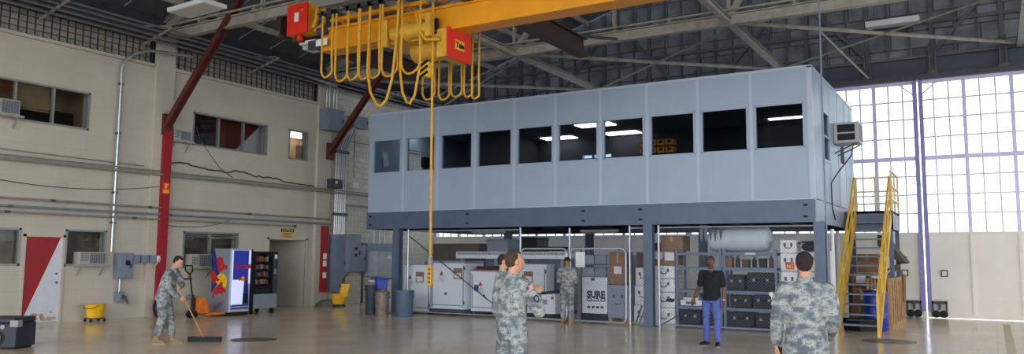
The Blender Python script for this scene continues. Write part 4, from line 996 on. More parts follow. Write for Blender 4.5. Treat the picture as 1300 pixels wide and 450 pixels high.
# right stack
RL = ['bottom white case of the stack right of the middle column', 'second white case up, right of the middle column', 'third white case up, right of the middle column, with dark oval tag', 'topmost white case right of the middle column, under cardboard boxes']
for i, (a, b) in enumerate(((0, 0.46), (0.47, 0.85), (0.86, 1.19), (1.20, 1.52))):
    t = tcase(-7.45, -6.88, 19.32, 19.92, a, b, RL[i])
    if i == 1: MB().ball((-7.0, 19.31, 0.66), (0.12, 0.015, 0.05)).build('oval_tag', black_m, t)
carton(-7.44, -6.86, 19.32, 19.92, 1.53, 1.88, 'brown cardboard box with two white labels on top of the white case stack', lab=[(0.08, 0.42, 0.45, 0.95), (0.52, 0.95, 0.35, 0.95)])
carton(-7.25, -6.68, 19.36, 19.95, 1.90, 2.28, 'uppermost brown cardboard box of the stack right of the middle column')
carton(-7.52, -7.28, 19.5, 19.9, 1.90, 2.1, 'small dark box beside the uppermost brown box', card_d, tape=False)
# steel racks
def rack(x0, x1, label):
    t = thing('steel_shelving', ((x0 + x1) / 2, 19.6, 0), label, 'shelving rack')
    for x in (x0 + 0.03, x1 - 0.03):
        for y in (19.3, 19.9): MB().box(x - 0.03, x + 0.03, y - 0.02, y + 0.02, 0, 1.95).build('post', rack_m, t)
    for z in (0.08, 0.53, 0.94, 1.5, 1.86):
        m = MB(); m.box(x0, x1, 19.28, 19.92, z - 0.01, z).box(x0, x1, 19.27, 19.3, z - 0.07, z).box(x0, x1, 19.9, 19.93, z - 0.07, z); m.build('shelf', rack_m, t)
    return t
rack(-6.84, -5.68, 'blue-grey steel shelving rack behind the man in black')
t = rack(-5.64, -4.36, 'blue-grey steel shelving rack full of black cases, left of the rightmost soldier')
MB().box(-5.1, -4.85, 19.26, 19.27, 1.81, 1.85).build('shelf_label', paper_m, t)
def bcase(x0, x1, z0, z1, label, y0=19.34, y1=19.85, m=black_m):
    t = thing('equipment_case', ((x0 + x1) / 2, (y0 + y1) / 2, z0), label, 'case')
    zs = z0 + (z1 - z0) * 0.6
    MB().box(x0, x1, y0, y1, z0, zs - 0.005).build('body', m, t, bevel=0.012); MB().box(x0, x1, y0, y1, zs + 0.005, z1).build('lid', m, t, bevel=0.012)
    for k in (0.25, 0.75): MB().box(x0 + (x1 - x0) * k - 0.03, x0 + (x1 - x0) * k + 0.03, y0 - 0.012, y0, zs - 0.03, zs + 0.03).build('latch', greybox_m, t)
    return t
bcase(-5.55, -5.15, 0.95, 1.32, 'black case at the left of the third shelf beside the middle rack post'); bcase(-5.08, -4.45, 0.95, 1.38, 'large black case on the third shelf of the right rack')
t = bcase(-5.5, -5.0, 0.54, 0.83, 'black case on the left of the second shelf, right rack'); bcase(-4.95, -4.45, 0.54, 0.86, 'black case on the right of the second shelf, right rack')
bcase(-5.55, -4.95, 0.09, 0.42, 'black case on the left of the bottom shelf, right rack'); bcase(-4.9, -4.42, 0.09, 0.4, 'black case on the right of the bottom shelf, right rack')
bcase(-6.75, -6.25, 0.09, 0.42, 'dark case on the bottom shelf of the left rack'); bcase(-6.2, -5.75, 0.09, 0.38, 'dark case on the bottom shelf behind the blue jeans')
carton(-6.3, -5.85, 19.36, 19.85, 0.95, 1.36, 'brown cardboard box on the third shelf behind the man in black')
t = thing('white_tray', (-6.5, 19.6, 0.54), 'white shallow tray on the second shelf left of the man in black', 'tray')
MB().box(-6.75, -6.2, 19.33, 19.85, 0.54, 0.68).build('body', white_m, t, bevel=0.015); MB().box(-6.6, -6.35, 19.322, 19.33, 0.58, 0.64).build('label_strip', blue_m, t); MB().box(-6.7, -6.3, 19.4, 19.8, 0.681, 0.74).build('contents', paper_m, t, bevel=0.02)
bcase(-6.2, -5.75, 0.54, 0.8, 'dark case on the second shelf behind the man in black')
for i in range(6):
    x = -5.55 + i * 0.2; hgt = (0.24, 0.3, 0.2, 0.27, 0.22, 0.3)[i]
    if i % 2: solo(MB().lathe((x, 19.55, 1.501), [(0.05, 0), (0.055, 0.02), (0.055, hgt - 0.1), (0.02, hgt - 0.05), (0.02, hgt)], 14), 'bottle', (black_m, bin_d, card_d)[i % 3], ('brown', 'black', 'dark blue-grey')[(black_m, bin_d, card_d)[i % 3] is black_m and 1 or ((black_m, bin_d, card_d)[i % 3] is bin_d and 2 or 0)] + ' bottle on the fourth shelf of the right rack, ' + ('', 'leftmost', '', 'middle one', '', 'rightmost')[i], 'bottle', 'bottles on the rack', smooth=True)
    else: solo(MB().box(x - 0.07, x + 0.07, 19.45, 19.7, 1.501, 1.501 + hgt).box(x - 0.075, x + 0.075, 19.44, 19.71, 1.45 + hgt, 1.48 + hgt), 'small_carton', (card_m, card_d, black_m)[i // 2], ('tan small carton at the left end of the fourth shelf, right rack', 'dark brown small carton in the middle of the fourth shelf, right rack', 'black small carton among bottles on the fourth shelf, right rack')[i // 2], 'box')
# white roll on the racks
t = thing('fabric_roll', (-5.3, 19.6, 1.88), 'fat white wrapped roll lying on top of the shelving racks', 'roll')
m = MB(); m.lathe((-5.3, 19.6, 2.19), [(0.1, -0.74), (0.24, -0.73), (0.29, -0.68), (0.305, -0.55), (0.31, 0), (0.305, 0.55), (0.29, 0.68), (0.22, 0.73), (0.06, 0.74)], 32, 'X'); m.build('wrap', mat('white wrap', (196, 206, 216), 0.5, 0, 0.06, 3, bump=0.2), t, smooth=True)
for i, x in enumerate((-5.98, -5.86, -5.72)):
    m = MB(); m.prism([(x, 2.51), (x + 0.09, 2.51), (x + 0.05, 2.16 - 0.06 * (i % 2)), (x + 0.03, 2.2)], lambda u, v, q: (u, q, v), 19.26, 19.275); m.build('dangling_flap', steel_dk, t)
for i in range(2):
    solo(MB().prism([(-6.22 + 0.11 * i, 2.54), (-6.13 + 0.11 * i, 2.54), (-6.15 + 0.11 * i, 2.12), (-6.2 + 0.11 * i, 2.2)], lambda u, v, q: (u, q, v), 19.3, 19.32), 'hanging_strip', rack_m, 'torn grey strip hanging under the booth beside the white roll, %s one' % ('left', 'right')[i], 'strip', 'hanging strips')
# right white cases
RL = ['bottom white case behind the rightmost soldier, left stack', 'second white case up behind the rightmost soldier, left stack', 'third white case up behind the rightmost soldier, left stack', 'white case with orange label beside the rightmost soldier\'s head', 'small white case on top of the stack left of the near column']
for i, (a, b) in enumerate(((0, 0.46), (0.47, 0.93), (0.94, 1.42), (1.43, 1.84), (1.85, 2.16))):
    t = tcase(-4.3, -3.92 + (0.0), 19.35, 19.9, a, b, RL[i])
    if i == 3:
        MB().box(-4.17, -3.98, 19.325, 19.335, 1.47, 1.64).build('orange_label', redbox_m, t); m = MB(); m.box(-4.15, -4.12, 19.321, 19.326, 1.5, 1.61).box(-4.12, -4.09, 19.321, 19.326, 1.545, 1.57).box(-4.09, -4.06, 19.321, 19.326, 1.5, 1.61).box(-4.04, -4.0, 19.321, 19.326, 1.5, 1.53).box(-4.04, -4.0, 19.321, 19.326, 1.58, 1.61); m.build('label_marks', vend_yel, t)
RL = ['bottom white case of the stack against the near column', 'second white case of the stack against the near column', 'third white case of the stack against the near column', 'top white case of the stack against the near column']
for i, (a, b) in enumerate(((0, 0.46), (0.47, 0.93), (0.94, 1.42), (1.43, 1.88))): tcase(-3.88, -3.44, 19.35, 19.9, a, b, RL[i])
solo(MB().ball((-3.66, 19.6, 2.0), (0.2, 0.24, 0.115)).tube([(-3.86, 19.5, 2.06), (-3.9, 19.45, 2.1), (-3.5, 19.4, 2.12)], 0.02, 6), 'duffel_bag', black_m, 'black bag slumped on the white cases by the near column', 'bag', smooth=True)
# far clutter under the booth
solo(MB().box(-13.9, -13.2, 23.5, 24.3, 0, 2.4).box(-13.92, -13.18, 23.48, 24.32, 2.3, 2.36), 'tall_locker', navy_m, 'tall dark locker far behind the shelter under the booth', 'locker', bevel=0.01)
solo(MB().box(-9.5, -8.9, 22.3, 22.9, 0, 1.8).box(-9.52, -8.88, 22.28, 22.92, 1.7, 1.75), 'tall_locker', greybox_m, 'grey locker far behind the rack of clear totes', 'locker', bevel=0.01)
for i in range(3):
    x0 = (-14.2, -10.2, -6.4)[i]
    t = thing('tube_light', (x0, 22, 2.46), ('thin unlit tube light hung under the booth floor above the pale cabinets', 'thin unlit tube light hung under the booth floor behind the gate', 'thin unlit tube light hung under the booth floor above the racks')[i], 'light')
    MB().box(x0 - 0.6, x0 + 0.6, 21.9, 22.1, 2.5, 2.56).build('housing', white_m, t); MB().tube([(x0 - 0.58, 22, 2.47), (x0 + 0.58, 22, 2.47)], 0.02).build('tube', lens_m, t)

# under the stairs
carton(-3.1, -2.72, 21.9, 22.5, 0.62, 1.0, 'brown cardboard box under the stairs left of the blue barrel', lab=[(0.5, 0.9, 0.2, 0.7)])
carton(-3.15, -2.75, 21.9, 22.5, 0.0, 0.6, 'large brown cardboard box on the floor under the stairs')
carton(-3.12, -2.78, 22.0, 22.5, 1.02, 1.36, 'brown box with white label high under the stairs, left one', lab=[(0.3, 0.95, 0.3, 0.85)])
carton(-2.74, -2.36, 22.0, 22.5, 1.02, 1.36, 'brown box with white label high under the stairs, right one', lab=[(0.2, 0.9, 0.3, 0.85)])
carton(-3.0, -2.5, 22.1, 22.6, 1.38, 1.85, 'uppermost tan box under the stairs', card_m)
t = thing('plastic_barrel', (-2.5, 21.25, 0), 'large blue plastic barrel under the stairs', 'barrel')
MB().lathe((-2.5, 21.25, 0), [(0.24, 0), (0.27, 0.04), (0.28, 0.3), (0.29, 0.33), (0.28, 0.36), (0.28, 0.62), (0.29, 0.65), (0.28, 0.68), (0.27, 0.93), (0.22, 0.97)], 28).build('drum', blue_m, t, smooth=True)
MB().lathe((-2.5, 21.25, 0.97), [(0.05, -0.01), (0.05, 0.03)], 12).build('bung', white_m, t)
t = thing('storage_tub', (-2.8, 20.95, 0), 'low black tub on the floor under the lowest stair treads', 'tub')
m = MB(); m.loft([(-2.8, 20.95, 0), (-2.8, 20.95, 0.3)], [(0.38, 0.2), (0.42, 0.24)], (1, 0, 0), 4); m.build('tub', black_m, t); MB().box(-3.1, -2.5, 20.7, 21.2, 0.24, 0.29).build('lid', bin_d, t, bevel=0.01)
crate(-2.75, -2.2, 21.75, 25.0, 0.0, 1.25, 'long pine crate on the floor beside and behind the staircase', wood_m, 7)
random.seed(11)
for i, (a_, b_, w_) in enumerate((((-2.7, 23.5, 1.3), (-2.12, 23.6, 1.62), 0.9), ((-2.5, 24.5, 1.28), (-2.1, 24.6, 1.8), 0.7))):
    solo(MB().bar(a_, b_, w_, 0.02), 'flattened_cardboard', card_m, ('near sheet of loose cardboard sloping on top of the pine crate', 'far sheet of loose cardboard sloping on top of the pine crate')[i], 'cardboard')
solo(MB().prism([(-2.62, 2.38), (-2.5, 2.36), (-1.98, 1.66), (-2.02, 1.60), (-2.45, 1.85), (-2.62, 2.1)], lambda u, v, q: (u, q, v), 23.2, 24.6), 'tarpaulin', mat('olive tarp', (74, 70, 52), 0.8, 0, 0.2, 5), 'dark olive tarpaulin sheet draped over the cardboard behind the stairs', 'tarpaulin')
solo(MB().bar((-2.16, 24.7, 0.55), (-2.14, 24.75, 1.3), 0.03, 0.5), 'cardboard_sheet', card_m, 'brown cardboard sheet hanging off the far end of the pine crate', 'cardboard')

# ================================================================== CRANE
cr = thing('overhead_crane', (-9, 13.2, 6.4), 'yellow overhead bridge crane girder under the hangar roof', 'crane')
GY = 13.2
m = MB(); m.box(-13.0, -2.6, GY - 0.18, GY + 0.18, 6.44, 6.86).box(-13.0, -2.6, GY - 0.23, GY + 0.23, 6.38, 6.44).box(-13.0, -2.6, GY - 0.23, GY + 0.23, 6.86, 6.92); m.build('bridge_girder', yellow_m, cr)
m = MB(); m.box(-12.6, -3, 12.82, 12.92, 6.98, 7.06); 
for x in (-12.3, -10.4, -8.2, -6): m.bar((x, 12.87, 6.98), (x, GY - 0.1, 6.88), 0.05, 0.05)
m.build('outrigger_rail', yellow_m, cr)
for x in (-13.9, -8.9):
    tk = MB().box(x - 0.13, x + 0.13, GY - 0.15, GY + 0.45, 6.76, 6.86).build('end_truck', rust_m, cr)
    for y in (GY - 0.08, GY + 0.36): MB().lathe((x, y, 6.86), [(0.01, -0.12), (0.04, -0.11), (0.04, 0.11), (0.01, 0.12)], 14, 'X').build('wheel', steel_dk, tk)
MB().box(-13.6, -13.0, GY - 0.06, GY + 0.06, 6.55, 6.75).build('end_stub', steel_dk, cr)
# end control box
m = MB(); m.box(-14.1, -13.46, 12.98, 13.3, 6.9, 7.62); eb = m.build('control_box', yellow_m, cr, bevel=0.01)
MB().box(-14.11, -13.45, 12.94, 12.98, 6.9, 7.64).build('red_cover', redbox_m, eb)
MB().box(-13.86, -13.72, 12.93, 12.94, 7.2, 7.42).build('label_plate', paper_m, eb)
MB().lathe((-13.62, 12.93, 7.46), [(0.03, 0), (0.03, 0.02)], 12, 'Y').build('key_switch', yellow_m, eb)
MB().lathe((-13.78, 13.05, 6.8), [(0.02, -0.05), (0.07, -0.03), (0.07, 0.06), (0.05, 0.1)], 16).build('warning_lamp', redbox_m, eb, smooth=True)
MB().box(-13.95, -13.45, 13.2, 13.5, 6.72, 6.8).build('lamp_plate', white_m, eb)
m = MB(); m.tube([(-13.4, 13.1, 7.5), (-13.25, 13.05, 7.5), (-13.2, 13.0, 7.2), (-13.3, 13.0, 7.0)], 0.05, 8).tube([(-13.4, 13.2, 7.45), (-13.1, 13.15, 7.45), (-13.05, 13.1, 7.1), (-13.35, 13.1, 6.95)], 0.04, 8); m.build('cable_loop', cable_y, eb, smooth=True)
MB().lathe((-12.95, 12.95, 6.85), [(0.06, -0.14), (0.09, -0.12), (0.09, 0.12), (0.06, 0.14)], 16, 'X').build('travel_motor', mat('motor blue', (44, 60, 110), 0.5), cr, smooth=True)
MB().box(-13.1, -12.75, 12.9, 12.92, 6.5, 6.66).build('rating_plate', white_m, cr)
# hoist trolley
ho = MB().box(-11.0, -9.5, 12.8, 13.6, 6.2, 6.28).build('trolley_frame', yellow_l, cr)
MB().lathe((-10.15, 12.75, 6.40), [(0.09, -0.55), (0.15, -0.53), (0.17, -0.45), (0.17, -0.18), (0.21, -0.17), (0.21, -0.1), (0.17, -0.09), (0.17, 0.2), (0.21, 0.21), (0.21, 0.28), (0.15, 0.3), (0.15, 0.45), (0.09, 0.47)], 28, 'X').build('hoist_motor', yellow_l, cr, smooth=True)
MB().box(-11.0, -10.75, 12.62, 12.7, 6.12, 6.7).box(-9.75, -9.62, 12.62, 12.7, 6.2, 6.7).build('side_plate', yellow_l, cr)
MB().lathe((-9.8, 13.3, 6.1), [(0.1, -0.7), (0.24, -0.68), (0.24, 0.4), (0.1, 0.42)], 24, 'X').build('rope_drum', yellow_l, cr, smooth=True)
hb = MB().box(-9.62, -9.36, 12.86, 13.68, 5.8, 6.40).build('hoist_gearbox', yellow_l, cr, bevel=0.01)
MB().box(-9.36, -9.33, 12.84, 13.70, 5.78, 6.42).build('red_cover', redbox_m, hb)
MB().box(-9.33, -9.325, 13.12, 13.44, 6.0, 6.2).build('nameplate', vend_yel, hb)
lettering('Yale', 0.17, black_m, hb, (-9.322, 13.28, 6.1), (0, 1, 0), (0, 0, 1), bold=0.006)
MB().box(-9.75, -9.6, 12.84, 12.9, 6.4, 6.62).build('bumper', black_m, cr)
HX, HZ = -10.13, 5.66
for dx in (-0.06, 0.06): MB().tube([(HX + dx, 13.2, 6.15), (HX + dx, 13.2, HZ + 0.1)], 0.012, 6).build('hoist_rope', steel_dk, cr)
hk = MB().box(HX - 0.11, HX + 0.11, 13.1, 13.3, HZ - 0.17, HZ + 0.17).build('hook_block', vend_yel, cr, bevel=0.03)
for z in (-0.12, 0.0, 0.12): MB().bar((HX - 0.112, 13.095, HZ + z - 0.06), (HX + 0.112, 13.095, HZ + z + 0.06), 0.012, 0.062).build('hazard_stripe', black_m, hk)
MB().tube([(HX, 13.2, HZ - 0.15)] + [(HX + 0.08 * math.sin(a), 13.2, HZ - 0.30 + 0.08 * math.cos(a)) for a in [math.pi * 2 * i / 10 * 0.8 for i in range(10)]], 0.025, 8).build('hook', steel_dk, hk, smooth=True)
# runways
for x, ya in ((-14.3, 12.9), (-8.9, 6.0)):
    m = MB(); m.ibeam((x, ya, 7.15), (x, 18.25, 7.15), 0.26, 0.5, 0.035); t = struct(m, 'beam_crane_runway', mat('runway brown', (54, 36, 33), 0.6, 0, 0.2))
    m = MB()
    for y in ((7.6, 13.98) if x > -10 else (13.98,)): m.box(x - 0.06, x - 0.02, y - 0.05, y + 0.05, 7.4, 7.9).box(x + 0.02, x + 0.06, y - 0.05, y + 0.05, 7.4, 7.9)
    m.bar((x, 17.9, 7.4), (x, 20.4, 7.92), 0.08, 0.08)
    struct(m, 'beam_runway_hanger', steel_dk)
# festoon
fe = thing('festoon_cable', (-11.2, 12.6, 5.4), 'row of yellow power cable loops hanging along the front of the crane girder', 'cable')
MB().box(-12.75, -9.6, 12.57, 12.63, 7.1, 7.14).build('festoon_track', steel_dk, fe)
def loop(xa, za, xb, zb, zbot, y, n=16):
    pts = []; xm = (xa + xb) / 2; rr = abs(xb - xa) / 2
    for i in range(4): pts.append((xa + 0.0 * i, y, za + (zbot + rr - za) * i / 4))
    for i in range(9):
        a = math.pi + math.pi * i / 8; pts.append((xm + rr * math.cos(a), y + 0.02 * math.sin(i), zbot + rr + rr * 1.0 * math.sin(a)))
    for i in range(1, 5): pts.append((xb, y, zbot + rr + (zb - zbot - rr) * i / 4))
    return pts
for k, (xa, xb, zb) in enumerate(((-12.6, -12.3, 5.64), (-12.2, -11.86, 5.51), (-11.83, -11.53, 5.5), (-11.5, -11.24, 5.48), (-11.2, -10.93, 5.47), (-10.87, -10.46, 5.46), (-10.33, -9.85, 5.45))):
    MB().tube(loop(xa, 7.1, xb, 7.1, zb, 12.6 + 0.015 * (k % 2)), 0.025, 8).build('cable_loop', cable_y, fe, smooth=True)
    for x in (xa, xb): MB().box(x - 0.04, x + 0.04, 12.57, 12.63, 7.06, 7.16).build('cable_clamp', black_m, fe)
MB().tube([(-11.17, 12.55, 6.9), (-11.2, 12.55, 5.6), (-11.1, 12.55, 5.15), (-10.92, 12.55, 4.88), (-10.8, 12.55, 4.84), (-10.66, 12.55, 4.95), (-10.52, 12.55, 5.4), (-10.42, 12.55, 6.3), (-10.38, 12.55, 7.1)], 0.03, 8).build('cable_loop', cable_y, fe, smooth=True)
MB().tube([(-10.42, 12.65, 6.9), (-10.40, 12.65, 5.6), (-10.32, 12.65, 5.1), (-10.2, 12.65, 4.88), (-10.12, 12.65, 4.84), (-10.0, 12.65, 5.0), (-9.9, 12.65, 5.5), (-9.84, 12.65, 6.4)], 0.028, 8).build('cable_loop', cable_y, fe, smooth=True)
MB().tube([(-9.95, 12.6, 6.7), (-9.85, 12.58, 6.3), (-9.7, 12.6, 6.12), (-9.5, 12.8, 6.15)], 0.035, 8).build('cable_loop', cable_y, fe, smooth=True)
f2 = thing('festoon_cable', (-10.1, 14.2, 5.2), 'yellow cable loops hanging on the far side of the hoist', 'cable')
MB().box(-11.1, -9.3, 14.17, 14.23, 6.8, 6.84).build('festoon_track', steel_dk, f2)
for k, (xa, xb, zb) in enumerate(((-11.0, -10.66, 5.26), (-10.55, -10.27, 5.22), (-10.2, -9.92, 5.25), (-9.86, -9.64, 5.22), (-9.64, -9.46, 5.16))):
    MB().tube(loop(xa, 6.8, xb, 6.8, zb, 14.2 + 0.015 * (k % 2)), 0.024, 8).build('cable_loop', cable_y, f2, smooth=True)
MB().box(-9.7, -9.6, 14.15, 14.25, 6.72, 6.86).box(-9.5, -9.4, 14.15, 14.25, 6.7, 6.84).build('cable_clamp', black_m, f2)
for x in (-10.9, -9.5): MB().bar((x, 14.2, 6.82), (x, GY + 0.2, 6.7), 0.04, 0.04).build('track_bracket', steel_dk, f2)
for x in (-12.6, -9.7): MB().bar((x, 12.6, 7.12), (x, 12.87, 7.04), 0.04, 0.04).build('track_bracket', steel_dk, fe)
# pendant
pe = thing('crane_pendant', (-9.66, 12.8, 1.1), 'yellow crane control pendant hanging on a long yellow cable', 'pendant control')
MB().tube([(-9.68, 12.8, 7.1), (-9.66, 12.8, 4), (-9.64, 12.8, 1.66)], 0.028, 8).build('pendant_cable', cable_y, pe, smooth=True)
MB().box(-9.8, -9.58, 12.74, 12.86, 6.96, 7.12).build('cable_trolley', ebox_m, pe)
MB().lathe((-9.64, 12.8, 1.55), [(0.05, 0), (0.07, 0.02), (0.05, 0.1), (0.02, 0.16)], 12).build('strain_relief', ebox_m, pe)
MB().box(-9.69, -9.59, 12.75, 12.85, 1.13, 1.55).build('handset', yellow_l, pe, bevel=0.015)
m = MB()
for i in range(4): m.lathe((-9.62, 12.74, 1.2 + i * 0.085), [(0.02, -0.005), (0.02, 0.01)], 10, 'Y')
m.build('push_button', black_m, pe)

# hanging fluorescent / flat fixtures
def fixture(c, hx, hy, rz, tilt, label, th=0.1, rod=True):
    t = thing('ceiling_fixture', c, label, 'light fixture', rz=rz)
    mt = Matrix.Rotation(tilt, 4, 'Y')
    MB().box(-hx, hx, -hy, hy, 0, th).xf(mt).build('housing', white_m, t, bevel=0.01, local=True)
    MB().box(-hx + 0.03, hx - 0.03, -hy + 0.03, hy - 0.03, -0.012, 0).xf(mt).build('lens', lens_m, t, local=True)
    if rod:
        zt = RZ(c[0]) - c[2] - 0.1
        for s_ in (-1, 1): MB().bar((s_ * hx * 0.7, 0, th), (s_ * hx * 0.7, 0, zt), 0.015, 0.015).build('hanger_rod', steel_dk, t, local=True)
    return t
fixture((-16.2, 12.0, 7.6), 0.72, 0.33, R(-3), 0, 'large flat pale light fixture hanging near the upper left roof corner')
fixture((-14.4, 14.5, 7.0), 0.6, 0.2, R(0), 0, 'long pale light fixture below the left end of the crane girder')
fixture((-2.3, 26.2, 8.85), 0.74, 0.2, R(0), 0, 'long pale light fixture high in front of the gable above the hangar doors', th=0.17)

# ================================================================== VENDING MACHINES
t = thing('vending_machine', (-18.8, 15.52, 0), 'tall drinks vending machine with blue and silver front and red and yellow bull logo', 'vending machine')
X0, X1, Y0, Y1, ZT = -19.2, -18.4, 15.15, 15.92, 1.9
MB().box(X0, X1 - 0.06, Y0, Y1, 0.1, ZT).build('cabinet', vend_grey, t, bevel=0.01)
MB().box(X0, X1 - 0.1, Y0 + 0.03, Y1 - 0.03, 0, 0.1).build('plinth', blackmat, t)
MB().box(X1 - 0.055, X1, Y0, Y1, 0.12, ZT).build('door', vend_silver, t, bevel=0.012)
fy = lambda u, v, q: (X0 + (X1 - X0) * u, q, v)     # side artwork plane, facing -Y
MB().prism([(0.01, 1.89), (0.10, 1.89), (0.46, 1.05), (0.01, 0.62)], fy, Y0 - 0.004, Y0).build('blue_artwork', vend_blue, t)
lettering('B.', 0.52, vend_red, t, (-18.78, Y0 - 0.007, 1.46), (0.95, 0, 0.28), (-0.28, 0, 0.95), bold=0.03, name='large_letter')
lettering('R', 0.42, vend_red, t, (-19.07, Y0 - 0.007, 1.08), (0.9, 0, 0.4), (-0.4, 0, 0.9), bold=0.03, name='large_letter')
m = MB(); m.prism([(0.52 + 0.30 * math.cos(a), 0.96 + 0.24 * math.sin(a)) for a in [R(-70 + i * 21) for i in range(13)]], fy, Y0 - 0.006, Y0); m.build('yellow_sun', vend_yel, t)
m = MB(); m.prism([(0.06, 0.55), (0.2, 0.78), (0.34, 0.82), (0.5, 0.96), (0.62, 0.94), (0.58, 0.84), (0.76, 0.76), (0.80, 0.64), (0.66, 0.68), (0.56, 0.60), (0.46, 0.66), (0.36, 0.58), (0.22, 0.62), (0.12, 0.46)], fy, Y0 - 0.010, Y0 - 0.006); m.build('red_bull_figure', vend_red, t)
lettering('ENERGY', 0.15, mat('faded red', (150, 96, 104), 0.5), t, (-18.82, Y0 - 0.006, 0.3), (0.9, 0, 0.42), (-0.42, 0, 0.9), name='lettering', bold=0.003)
fx = lambda u, v, q: (q, Y0 + (Y1 - Y0) * u, v)     # front
MB().prism([(0.10, 1.02), (0.80, 1.02), (0.80, 1.84), (0.10, 1.84)], fx, X1, X1 + 0.006).build('lit_blue_panel', vend_litb, t)
MB().prism([(0.08, 0.32), (0.56, 0.32), (0.62, 1.02), (0.08, 1.02)], fx, X1, X1 + 0.006).build('lit_white_panel', vend_lit, t)
MB().prism([(0.05, 0.3), (0.09, 0.3), (0.09, 1.85), (0.05, 1.85)], fx, X1, X1 + 0.01).prism([(0.80, 0.9), (0.88, 0.9), (0.90, 1.85), (0.80, 1.85)], fx, X1, X1 + 0.01).build('silver_edge', vend_lit, t)
MB().prism([(0.58, 0.32), (0.86, 0.32), (0.80, 1.02), (0.62, 1.02)], fx, X1, X1 + 0.006).build('navy_panel', vend_blue, t)
MB().prism([(0.88, 0.12), (0.995, 0.12), (0.995, 1.88), (0.90, 1.88)], fx, X1, X1 + 0.008).build('black_edge', black_m, t)
MB().prism([(0.58, 0.36), (0.78, 0.36), (0.78, 0.62), (0.58, 0.62)], fx, X1, X1 + 0.012).build('dispenser_slot', black_m, t)
for z in (0.27, 0.19): MB().prism([(0.04, z), (0.85, z), (0.85, z + 0.045), (0.04, z + 0.045)], fx, X1, X1 + 0.008).build('blue_stripe', vend_blue, t)
lettering('Red Bull', 0.155, vend_red, t, (X1 + 0.012, Y0 + 0.42, 1.39), (0, 1, 0), (0, 0, 1), bold=0.008)
m = MB(); m.lathe((X1 + 0.008, Y0 + 0.42, 1.04), [(0.001, 0), (0.07, 0), (0.07, 0.003), (0.001, 0.003)], 20, 'X'); m.build('yellow_sun', vend_yel, t)
m = MB()
for s_ in (-1, 1):
    m.prism([(0.545 + s_ * 0.02, 1.01), (0.545 + s_ * 0.10, 1.07), (0.545 + s_ * 0.22, 1.08), (0.545 + s_ * 0.25, 1.01), (0.545 + s_ * 0.2, 1.03), (0.545 + s_ * 0.16, 0.99), (0.545 + s_ * 0.1, 1.01)], fx, X1 + 0.009, X1 + 0.014)
m.build('red_bull_figure', vend_red, t)

t = thing('vending_machine', (-18.9, 16.43, 0), 'black-framed snack vending machine with glass front, left of the dark doorway', 'vending machine')
X0, X1, Y0, Y1, ZT = -19.3, -18.5, 15.97, 16.93, 1.83
m = MB(); m.box(X0, X0 + 0.04, Y0, Y1, 0.16, ZT).box(X0, X1, Y0, Y0 + 0.05, 0.16, ZT).box(X0, X1, Y1 - 0.05, Y1, 0.16, ZT).box(X0, X1, Y0, Y1, ZT - 0.06, ZT).box(X0, X1, Y0, Y1, 0.16, 0.62); m.build('cabinet', black_m, t, bevel=0.008)
MB().box(X1, X1 + 0.03, Y0 + 0.08, Y1, 0.16, 0.58).build('lower_panel', vend_grey, t, bevel=0.006)
m = MB(); m.box(X1, X1 + 0.03, Y0 + 0.08, Y0 + 0.13, 0.58, 1.76).box(X1, X1 + 0.03, Y1 - 0.22, Y1 - 0.17, 0.58, 1.76).box(X1, X1 + 0.03, Y0 + 0.08, Y1 - 0.17, 0.76, 0.82).box(X1, X1 + 0.03, Y0, Y0 + 0.08, 0.16, 1.83).box(X1, X1 + 0.03, Y0, Y1, 1.76, 1.83)
m.cur = 1; m.box(X1, X1 + 0.03, Y1 - 0.17, Y1, 0.58, 1.76)
m.build('front_frame', [black_m, steel_dk], t)
MB().box(X1 + 0.01, X1 + 0.016, Y0 + 0.13, Y1 - 0.22, 0.82, 1.76).build('glass_front', winglass, t)
MB().box(X1 + 0.005, X1 + 0.02, Y0 + 0.15, Y1 - 0.24, 0.62, 0.74).build('delivery_flap', blackmat, t)
MB().box(X1 + 0.03, X1 + 0.035, Y1 - 0.13, Y1 - 0.04, 1.62, 1.74).build('sticker', paper_m, t)
MB().box(X1 + 0.03, X1 + 0.036, Y1 - 0.14, Y1 - 0.04, 1.16, 1.32).build('keypad', vend_grey, t)
MB().box(X1 + 0.03, X1 + 0.036, Y1 - 0.11, Y1 - 0.07, 1.02, 1.08).build('coin_slot', vend_red, t)
m = MB()
for k in range(4): m.box(X0 + 0.1, X1 - 0.06, Y0 + 0.1, Y1 - 0.2, 0.86 + k * 0.22, 0.875 + k * 0.22)
m.build('product_shelf', steel_dk, t)
random.seed(4); m = MB()
pm = [mat('snack red', (170, 50, 40), 0.5), mat('snack blue', (70, 90, 140), 0.5), mat('snack tan', (170, 140, 96), 0.5), mat('snack white', (190, 190, 186), 0.5), mat('snack orange', (190, 110, 50), 0.5)]
for k in range(4):
    for j in range(6):
        m.cur = random.randrange(5); y = Y0 + 0.13 + j * 0.1; m.box(X1 - 0.14, X1 - 0.09, y, y + 0.075, 0.876 + k * 0.22, 0.876 + k * 0.22 + 0.1 + random.random() * 0.06)
so = m.build('snack_rows', pm, t); so['kind'] = 'stuff'
for (x, y) in ((X1 - 0.08, Y0 + 0.1), (X1 - 0.08, Y1 - 0.08), (X0 + 0.1, Y0 + 0.1), (X0 + 0.1, Y1 - 0.1)):
    MB().lathe((x, y, 0.07), [(0.02, -0.03), (0.07, -0.025), (0.07, 0.025), (0.02, 0.03)], 16, 'Y').box(x - 0.03, x + 0.03, y - 0.035, y + 0.035, 0.1, 0.17).build('caster', blackmat, t)

